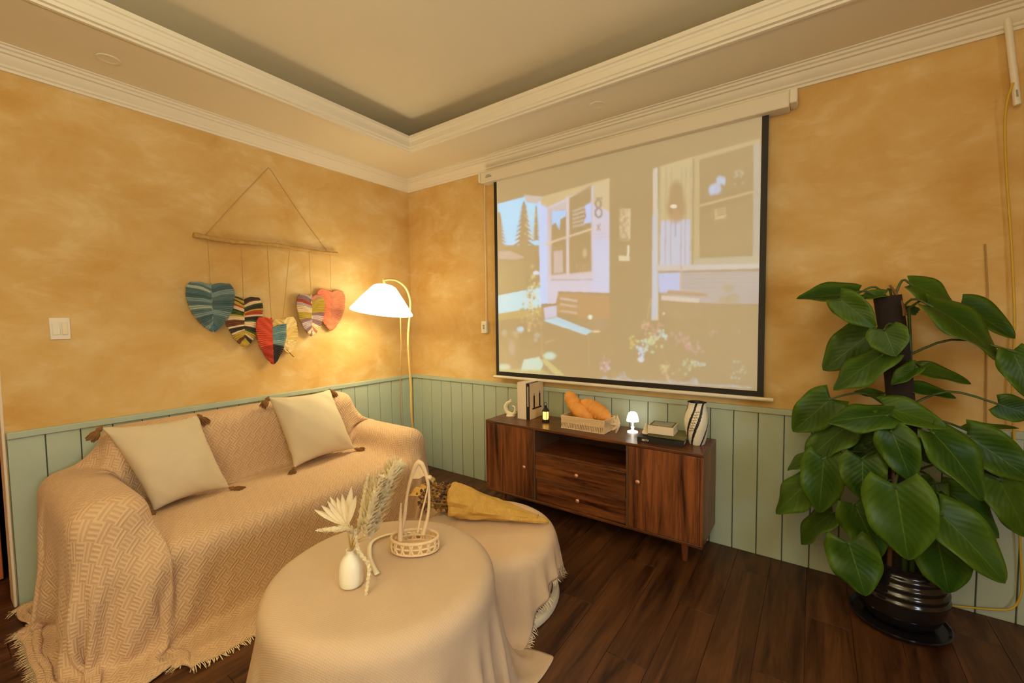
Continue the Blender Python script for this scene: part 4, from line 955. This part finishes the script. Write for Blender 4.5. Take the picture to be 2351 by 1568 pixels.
# ------------------------------------------------------------------ yarn-leaf wall hanging on the left wall
WX = .034
hang = empty('wall_hanging', (0.02, -1.29, 1.97), 'wall hanging of six yarn leaves dangling from a driftwood stick', 'wall hanging')
pts = spline([(WX, -1.80, 1.972), (WX, -1.6, 1.962), (WX+.004, -1.3, 1.974), (WX, -1.0, 1.966), (WX, -.805, 1.972)], 40)
MB().tube(pts, [.0165+.0025*math.sin(i*1.3)-.005*(i/len(pts)) for i in range(len(pts))], 9).build('stick', m_bark, hang, 50)
MB().tube(spline([(.016, -1.735, 1.975), (.012, -1.53, 2.25), (.010, -1.315, 2.527)], 12)+[np.array((.010, -1.305, 2.527))]+spline([(.010, -1.300, 2.522), (.012, -1.10, 2.25), (.016, -.872, 1.972)], 12), .0022, 6).build('hanging_cord', m_twine, hang, 60)
def yarn_leaf(x, top, tip, wl_, wr_, cols_l, cols_r, rib, name, flat=.25, cord_y=None, droop=.35, start_r=0.0):
    """two combs of yarn strands fanned from a midrib; top/tip = (y, z); strands coloured one by one"""
    (ya, za), (yb, zb) = top, tip; A = np.array((x, ya, za)); B = np.array((x, yb, zb)); Y = B-A; L = np.linalg.norm(Y); Y /= L; S = np.array((0, 1., 0)); S = S-Y*(S@Y); S /= np.linalg.norm(S)
    mats = []; mi = {}
    def mt(c):
        if c not in mi: mi[c] = len(mats); mats.append(yarn(c))
        return mi[c]
    mb = MB(); n = 30
    OS = np.linspace(0, 1, 9); OW = [.55, .82, .97, 1.0, .95, .82, .60, .33, .04]; OT = [-.02, -.035, .06, .22, .40, .58, .75, .90, 1.0]
    for side, wd, cols, st0 in ((-1, wl_, cols_l, 0), (1, wr_, cols_r, start_r)):
        for i in range(n):
            t = (i+.5)/n
            if t < st0: continue
            sN = .06+.94*t
            ow = np.interp(sN, OS, OW); ot = np.interp(sN, OS, OT)
            p0 = A+Y*L*min(.97, .02+.86*t**1.05); p2 = A+Y*L*ot+S*side*wd*ow; p1 = (p0+p2)/2-Y*L*.045*(1-t)+Y*L*.01
            c = cols[min(len(cols)-1, int((t-st0)/(1-st0)*len(cols)))]
            r = L/n*.74
            q = [Vector(p) for p in spline([p0, p1, p2], 8)]
            mb.tube([v+Vector((.003*math.sin(k*.9+i), 0, 0)) for k, v in enumerate(q)], [r*(1-.25*k/len(q)) for k in range(len(q))], 6, mt(c))
    mb.tube([A-Y*.012, A+Y*L*.5, B], [.006, .006, .004], 8, mt(rib))
    # thin braided rim
    o = mb.build('yarn_leaf', mats, hang, 60)
    if name: o['label'] = name
    if cord_y is not None:
        MB().tube([(WX, cord_y, 1.955), (.5*(WX+x), (cord_y+ya)/2, (1.955+za)/2), (x, ya, za+.005)], .0018, 6).build('leaf_cord', m_twine, hang, 60)
    return o
_y = {}
def yarn(c):
    if c not in _y: _y[c] = simple('yarn_%d' % len(_y), c, .95, noise=.22, scale=120)
    return _y[c]
bl1, bl2, bl3 = (.10, .17, .17), (.20, .29, .28), (.07, .12, .13)
yarn_leaf(.048, (-1.724, 1.660), (-1.722, 1.355), .138, .138, (bl2, bl1, (.40, .46, .36), bl1, bl3, bl2, bl1, (.36, .42, .33), bl1, bl2, bl3, bl1, bl2, bl1), (bl1, bl3, bl2, bl1, bl3, bl1, bl2, bl1, bl1, (.06, .13, .22)), bl2, 'blue yarn leaf', cord_y=-1.724)
dk, cr, rd, gr, ye, br = (.045, .03, .025), (.74, .56, .34), (.42, .06, .02), (.05, .09, .02), (.48, .33, .04), (.16, .05, .02)
yarn_leaf(.036, (-1.528, 1.575), (-1.532, 1.243), .125, .125, (dk, ye, dk, ye, rd, cr, dk, gr, ye, cr, br, br, cr, dk, cr, ye, ye, br, ye, ye), (dk, dk, br, cr, gr, dk, ye, rd, cr, dk, gr, cr, cr, dk, gr, ye, cr, dk, ye, ye), ye, 'multicoloured striped yarn leaf', cord_y=-1.525, droop=.75)
red, red2, teal, navy = (.62, .075, .03), (.40, .035, .015), (.12, .22, .24), (.028, .018, .025)
yarn_leaf(.044, (-1.352, 1.435), (-1.350, 1.108), .108, .105, (red,)*13+(red2,)*7, (teal, teal, bl2, teal, teal, bl2, teal)+(navy,)*6, red, 'red, teal and black yarn leaf', cord_y=-1.355, start_r=.24, droop=.5)
cm, cm2 = (.72, .50, .17), (.78, .58, .26)
yarn_leaf(.030, (-1.262, 1.430), (-1.222, 1.175), .085, .095, (cm, cm2), (cm2, cm, cm2), cm, 'pale straw-coloured yarn leaf', cord_y=-1.195, droop=.5)
MB().tube([(.034, -1.246, 1.21), (.036, -1.21, 1.165), (.036, -1.195, 1.150)], .003, 6).build('leaf_stick', m_stalk, hang, 60)
pu, la, pk = (.27, .15, .15), (.48, .36, .36), (.55, .20, .12)
yarn_leaf(.044, (-1.047, 1.610), (-1.050, 1.298), .115, .112, (la, pu, pu, rd, la, cr, cr, ye, ye, pu, la, la, pu, cr, pu), (pk, (.42, .22, .11), ye, ye, ye, pu, la, pu, cr, pk, cr), cr, 'purple and mustard striped yarn leaf', cord_y=-1.045, droop=.8)
p1_, p2_ = (.70, .20, .10), (.56, .20, .10)
yarn_leaf(.034, (-.872, 1.655), (-.882, 1.338), .122, .128, (p1_,)*9, (p2_, p2_, (.48, .16, .09), p2_), (.45, .15, .07), 'coral red yarn leaf', cord_y=-.868, droop=.45)
# ------------------------------------------------------------------ light switch on the left wall
e = empty('light_switch', (0, -2.408, 1.395), 'white square light switch on the ochre wall left of the hanging', 'switch')
MB().box((0, -2.446, 1.338), (.009, -2.370, 1.452)).build('plate', m_plast, e, bevel=.003)
MB().box((.009, -2.402, 1.362), (.014, -2.380, 1.428)).build('rocker', m_bone, e, bevel=.002)
MB().box((.009, -2.436, 1.362), (.0125, -2.408, 1.428)).build('rocker', m_plast, e, bevel=.002)
# ------------------------------------------------------------------ floor lamp
LX, LY0 = .46, -.335
lamp = empty('floor_lamp', (LX, LY0, 0), 'slim pale brass floor lamp with a lit pleated white shade in the corner', 'lamp')
MB().lathe([(.0001, 0), (.12, 0), (.12, .010), (.03, .018), (.012, .03), (.0001, .03)], (LX, LY0, 0), 40).build('base', m_brass, lamp, 50)
lp = [(LX, LY0, .02)]+[tuple(at(x, y, 0, LX)) for x, y in ((947, 975), (943, 880), (937, 780), (942, 715), (941, 685), (931, 660), (913, 645), (895, 641), (880, 643))]
pts = spline(lp, 60)
MB().tube(pts, [.0095]*len(pts), 12).build('pole', m_brass, lamp, 60)
tl = Matrix.Rotation(math.radians(-9.5), 3, 'X')
sc0 = Vector(at(876.5, 715, 0, LX))
prof = [(.236, -.010), (.236, 0), (.160, .105), (.088, .196), (.066, .208), (.04, .214)]
shm = MB().lathe(prof, sc0, 120, mod=lambda a, z, i: 1+.014*math.sin(a*40), frame=tl, cap0=False, cap1=False).build('lamp_shade', m_shade, lamp, 40)
so = shm.modifiers.new('thick', 'SOLIDIFY'); so.thickness = .002
top = tl @ Vector((0, 0, .214))+sc0
MB().tube([top-(tl @ Vector((0, 0, .05))), top, lp[-1]], [.016, .012, .006], 10).build('socket', m_brass, lamp, 60)
MB().lathe([(.0001, 0), (.02, .006), (.028, .03), (.02, .055), (.012, .07), (.0001, .075)], tl @ Vector((0, 0, .085))+sc0, 20, frame=tl).build('bulb', m_mini, lamp, 60)
MB().tube(spline([tuple(at(919, 722, 0, LX)), tuple(at(921, 800, 0, LX)), tuple(at(919, 900, 0, LX)), tuple(at(924, 985, 0, LX)), (LX-.01, LY0-.06, .02), (LX-.05, LY0+.06, .006)], 40), .0035, 6).build('lamp_cable', m_cord, lamp, 60)
# ------------------------------------------------------------------ conduit and cords on the right
e = empty('conduit', tuple(at(2327, 110, 1, -.04)), 'white plastic conduit running down from the ceiling at far right', 'conduit')
a_, b_ = at(2335, 235, 1, -.035), at(2312, -30, 1, -.035)
b_[2] = min(b_[2], 2.749)
dv = Vector(a_-b_).normalized(); MB().tube([b_, a_], .0125, 12).tube([a_-np.array(dv)*.002, a_+np.array(dv)*.012], [.0135, .012], 12).build('tube', m_plast, e, 60)
MB().tube([a_-np.array(dv)*.05+np.array((0, -.0128, 0)), a_-np.array(dv)*.02+np.array((0, -.0128, 0))], .003, 6).build('screw', m_grey, e, 60)
yc = [at(2326, 190, 1, -.055), at(2312, 235, 1, -.05), at(2307, 300, 1, -.03), at(2312, 420, 1, -.025), at(2322, 560, 1, -.025), at(2329, 740, 1, -.025), at(2324, 900, 1, -.03), at(2328, 1000, 1, -.035), at(2338, 1180, 1, -.04), at(2346, 1330, 1, -.04), at(2340, 1375, 1, -.04), at(2322, 1397, 1, -.04), at(2290, 1400, 1, -.04), at(2210, 1393, 1, -.04), (3.72, -.06, .006)]
tag(MB().tube(spline(yc, 90), .0045, 8).build('yellow_cord', m_yellow, None, 60, origin=tuple(yc[2])), 'yellow cord hanging from the white conduit to the floor behind plant', 'cord')
bc = [at(2262, 560, 1, -.008), at(2268, 680, 1, -.008), at(2266, 800, 1, -.008), at(2264, 960, 1, -.01), at(2270, 1100, 1, -.03), at(2275, 1300, 1, -.03)]
tag(MB().tube(spline(bc, 40), .003, 6).build('brown_cord', m_cord, None, 60, origin=tuple(bc[0])), 'thin brown cord hanging on the wall behind the big plant', 'cord')
# ------------------------------------------------------------------ vase of dried grasses on the table
TZ = TH+.006
def tpt(px, py, off):
    """pixel -> point on a vertical plane facing the camera, off metres nearer than the vase"""
    n = np.array((AX_F[0], AX_F[1], 0)); n /= np.linalg.norm(n); d = AX_F+(px-1175.5)/CAM_F*AX_R-(py-784)/CAM_F*AX_U
    k = ((np.array((2.02, -2.065, 0))-CAM)@n-off)/(d@n); return CAM+d*k
VB = np.array((2.02, -2.065, TZ))
vase = empty('dried_grass_vase', tuple(VB), 'white ceramic bottle vase with dried pampas and palm on the round table', 'vase')
MB().lathe([(r*.74, z*.74) for r, z in ((.0001, 0), (.046, .001), (.050, .008), (.0515, .035), (.050, .075), (.044, .108), (.030, .128), (.020, .138), (.018, .150), (.0195, .157), (.0165, .157), (.015, .14), (.0001, .13))], VB, 40).build('bottle', m_ivory, vase, 60)
rq = np.random.default_rng(21)
NK = VB+np.array((0, 0, .112))
def plume(pts_px, r, n, off, hair=1.0, stem0=NK):
    pts = [np.array(p) for p in spline([tpt(x, y, o_) for (x, y), o_ in zip(pts_px, np.linspace(off[0], off[1], len(pts_px)))], 20)]
    st = MB(); st.tube(spline([stem0, (stem0+pts[0])/2+np.array((0, 0, .01)), pts[0], pts[2]], 12), .0018, 6)
    s = st.build('grass_stem', m_stem, vase, 60); mb = MB()
    mb.tube(pts, [max(.0012, r*.45*math.sin(PI*min(1, .12+.86*i/len(pts)))) for i in range(len(pts))], 8)
    for _ in range(n):
        t = rq.uniform(0, .97); i = int(t*(len(pts)-1)); p = pts[i]; d = pts[min(i+1, len(pts)-1)]-pts[i-1 if i else 0]; d /= np.linalg.norm(d)
        a = rq.normal(size=3); a -= d*(a@d); a /= np.linalg.norm(a); env = math.sin(PI*min(1, .22+.78*t))**.7; l = r*2.0*env*rq.uniform(.5, 1.0)
        tip = p+(d*1.1+a*.85*hair)*l*.8; sd = np.cross(d, a); m_ = p+(tip-p)*.55+d*l*.05
        mb.add([p-sd*.0026, p+sd*.0026, m_+sd*.0052, m_-sd*.0052, tip], [(0, 1, 2, 3), (3, 2, 4)])
    tag(mb.build('plume', m_plume, s), kind='stuff')
plume([(848, 1235), (868, 1165), (888, 1110), (905, 1078), (917, 1068)], .036, 950, (.0, -.05))
plume([(838, 1230), (852, 1170), (866, 1120), (877, 1095)], .028, 600, (.03, .01))
plume([(822, 1225), (832, 1170), (842, 1115), (845, 1088)], .016, 350, (.01, .0), .7)
plume([(812, 1225), (800, 1215), (765, 1215), (724, 1218)], .014, 300, (.05, .08), .8)
plume([(815, 1215), (822, 1260), (846, 1300), (842, 1350), (838, 1392)], .011, 260, (.02, .06), .6)
# dried palm fan: one stem, a fan of blades
st = MB(); hub = tpt(797, 1208, .01); st.tube(spline([NK, (NK+hub)/2, hub], 8), .0028, 8); s = st.build('palm_stem', m_stem, vase, 60)
for k, (x, y) in enumerate([(722, 1170), (738, 1160), (752, 1150), (758, 1140), (774, 1142), (786, 1134), (800, 1136), (807, 1118), (818, 1138)]):
    mb = MB(); tip = tpt(x, y, .01+.01*(k % 3)); d = tip-hub; L = np.linalg.norm(d); d /= L; sd = np.cross(d, AX_F); sd /= np.linalg.norm(sd)
    Q = [(0, .0025), (.35, .0085), (.65, .0095), (.85, .006), (1, .0008)]; nn = np.cross(sd, d)
    P_ = np.array([[hub+d*L*t-sd*w_-nn*.001, hub+d*L*t+nn*w_*.5, hub+d*L*t+sd*w_-nn*.001] for t, w_ in Q]); mb.grid(P_)
    mb.build('palm_blade', m_plume, s)
# ------------------------------------------------------------------ small handled basket on the table
BC = np.array((2.03, -1.80, TZ))
bas = empty('handled_basket', tuple(BC), 'small cream openwork basket with a tall pointed loop handle on the table', 'basket')
yaw = CAM_Y; cx_, sx_ = math.cos(yaw), math.sin(yaw)
def bl(a, r0=.088, r1=.058): return np.array((cx_*r0*math.cos(a)-sx_*r1*math.sin(a), sx_*r0*math.cos(a)+cx_*r1*math.sin(a), 0))+BC
MB().add([bl(2*PI*k/40)+np.array((0, 0, .004)) for k in range(40)], [tuple(range(40))]).build('bottom', m_wicker, bas)
for z, r in ((.006, .005), (.026, .004), (.048, .006)): MB().tube([bl(a)+np.array((0, 0, z)) for a in np.linspace(0, 2*PI, 49)], r, 8, cap=False).build('hoop', m_wicker, bas, 60)
mb = MB()
for k in range(34):
    a0 = 2*PI*k/34; a1 = a0+.17*(1 if k % 2 else -1)
    mb.tube([bl(a0)+np.array((0, 0, .005)), bl((a0+a1)/2, .092, .061)+np.array((0, 0, .026)), bl(a1)+np.array((0, 0, .048))], .0042, 6)
mb.build('openwork', m_wicker, bas, 60)
def hp(px, py): 
    n = np.array((AX_F[0], AX_F[1], 0)); n /= np.linalg.norm(n); d = AX_F+(px-1175.5)/CAM_F*AX_R-(py-784)/CAM_F*AX_U; return CAM+d*(((BC-CAM)@n)/(d@n))
fw = np.array((AX_F[0], AX_F[1], 0))/np.hypot(AX_F[0], AX_F[1])
def ribbon(pxs, wds, off=0, mat_=m_wicker, nm='handle', par=bas):
    C = [np.array(p) for p in spline([hp(*p)-fw*off for p in pxs], 24)]; ww = np.interp(np.linspace(0, 1, len(C)), np.linspace(0, 1, len(wds)), wds); mb = MB()
    mb.tube(C, list(ww*.85), 8); return mb.build(nm, mat_, par, 60)
ribbon([(918, 1232), (928, 1190), (935, 1135), (946, 1092), (962, 1060), (978, 1088), (985, 1130), (983, 1180), (972, 1225)], [.012, .009, .006, .009, .013, .009, .006, .007, .011], .0)
ribbon([(922, 1235), (922, 1195), (924, 1150)], [.012, .009, .003], .02, nm='handle_strand')
ribbon([(962, 1215), (970, 1175), (979, 1140), (985, 1110)], [.006, .004, .004, .003], .02, nm='handle_strand')
C0 = [hp(944, 1098), hp(952, 1078), hp(962, 1064), hp(974, 1082), hp(978, 1090), hp(962, 1098)]
MB().add([p-fw*.004 for p in C0]+[p+fw*.004 for p in C0], [(0, 1, 2, 3, 4, 5), (11, 10, 9, 8, 7, 6)]+[(i, i+6, (i+1) % 6+6, (i+1) % 6) for i in range(6)]).build('handle_web', m_wicker, bas)
MB().lathe([(.0001, -.009), (.008, -.006), (.010, 0), (.008, .006), (.0001, .009)], hp(986, 1096), 12).build('bead', m_wicker, bas, 60)
# cream ribbon trailing from the basket across the cloth
rb = [at(x, y, 2, TZ+.006) for x, y in ((1003, 1247), (965, 1228), (922, 1222), (880, 1230), (852, 1246), (848, 1275), (856, 1300), (866, 1318))]
C = [np.array(p) for p in spline(rb, 40)]; mb = MB(); P_ = []
for i, p in enumerate(C):
    d = C[min(i+1, len(C)-1)]-C[max(i-1, 0)]; d /= np.linalg.norm(d); s_ = np.array((-d[1], d[0], 0)); P_.append([p-s_*.008, p+s_*.008+np.array((0, 0, .003))])
mb.grid(np.array(P_)); o = mb.build('ribbon', m_bone, None, 180, origin=tuple(rb[3])); so = o.modifiers.new('t', 'SOLIDIFY'); so.thickness = .003
tag(o, 'cream ribbon curving over the tablecloth between basket and vase', 'ribbon')
# ------------------------------------------------------------------ bouquet in kraft paper on the ottoman
OZ = OH+.014
tipb = np.array((2.155, -1.015, OZ+.012)); opn = np.array((1.660, -1.195, OZ+.075))
bq = empty('bouquet', (1.88, -1.11, OZ), 'dried flower bouquet wrapped in golden kraft paper lying on the ottoman', 'bouquet')
D_ = opn-tipb; L = np.linalg.norm(D_); D_ /= L; S_ = np.cross(D_, (0, 0, 1.)); S_ /= np.linalg.norm(S_); U_ = np.cross(S_, D_)
mb = MB(); n1, n2 = 26, 40; P_ = np.zeros((n1, n2, 3)); r_ = np.random.default_rng(5)
for i in range(n1):
    t = i/(n1-1); R1 = .010+.105*t**.9; R2 = .008+.074*t
    for j in range(n2):
        a = 2*PI*j/(n2-1)*1.04
        k = 1+.07*math.sin(5*a+9*t)+.05*math.sin(9*a-11*t)+r_.normal()*.014+(.05*math.sin(30*t+3*a) if t < .5 else 0)
        P_[i, j] = tipb+D_*L*t*(1+.05*math.sin(a+.6)*t)+(S_*math.cos(a)*R1+U_*math.sin(a)*R2)*k
P_[..., 2] = np.maximum(P_[..., 2], OZ+.002)
mb.grid(P_); o = mb.build('paper_wrap', m_kraft, bq, 35); so = o.modifiers.new('t', 'SOLIDIFY'); so.thickness = .0015
mb = MB(); Q = np.zeros((10, 12, 3))
b0 = opn-D_*.10
for i in range(10):
    for j in range(12):
        a = -1.25+2.0*j/11; t = i/9
        Q[i, j] = b0+D_*(.05+.30*t)+S_*math.sin(a)*(.075+.035*t)*-1+U_*(math.cos(a)*.030+.015)*(1-.4*t)+U_*.01*math.sin(6*a+3*t)+np.array((0, 0, -.03*t))
Q[..., 2] = np.maximum(Q[..., 2], OZ+.004)
mb.grid(Q); o = mb.build('paper_flap', m_kraft, bq, 35); so = o.modifiers.new('t', 'SOLIDIFY'); so.thickness = .0015
mb_p, mb_s = MB(), MB()
for k in range(230):
    a = r_.uniform(0, 2*PI); rr = r_.uniform(0, 1)**.5; e0 = opn-D_*.08+(S_*math.cos(a)*.05+U_*math.sin(a)*.04)*rr
    e1 = opn+D_*r_.uniform(.02, .17)+(S_*math.cos(a)*.10+U_*math.sin(a)*.062)*rr*1.05; e1[2] = max(e1[2], OZ+.008)
    (mb_s).tube([e0, (e0+e1)/2+np.array((0, 0, .005)), e1], [.0012, .001, .0008], 4)
    if k % 2 == 0:
        for _ in range(5):
            c = e1+r_.normal(size=3)*.009; c[2] = max(c[2], OZ+.006); s_ = r_.uniform(.005, .012)
            mb_p.add([c+np.array(v)*s_ for v in ((1, 0, 0), (-1, 0, 0), (0, 1, 0), (0, -1, 0), (0, 0, 1), (0, 0, -1))], [(0, 2, 4), (2, 1, 4), (1, 3, 4), (3, 0, 4), (2, 0, 5), (1, 2, 5), (3, 1, 5), (0, 3, 5)], int(r_.integers(0, 3)))
tag(mb_s.build('dried_stems', m_straw, bq), kind='stuff'); tag(mb_p.build('dried_flowers', [m_purple, m_brown, m_straw], bq), kind='stuff')
MB().tube([tipb+D_*.06+(S_*math.cos(a)*.020+U_*max(-.012, math.sin(a)*.022)) for a in np.linspace(0, 2*PI, 20)], .003, 6, cap=False).build('tie', m_twine, bq, 60)
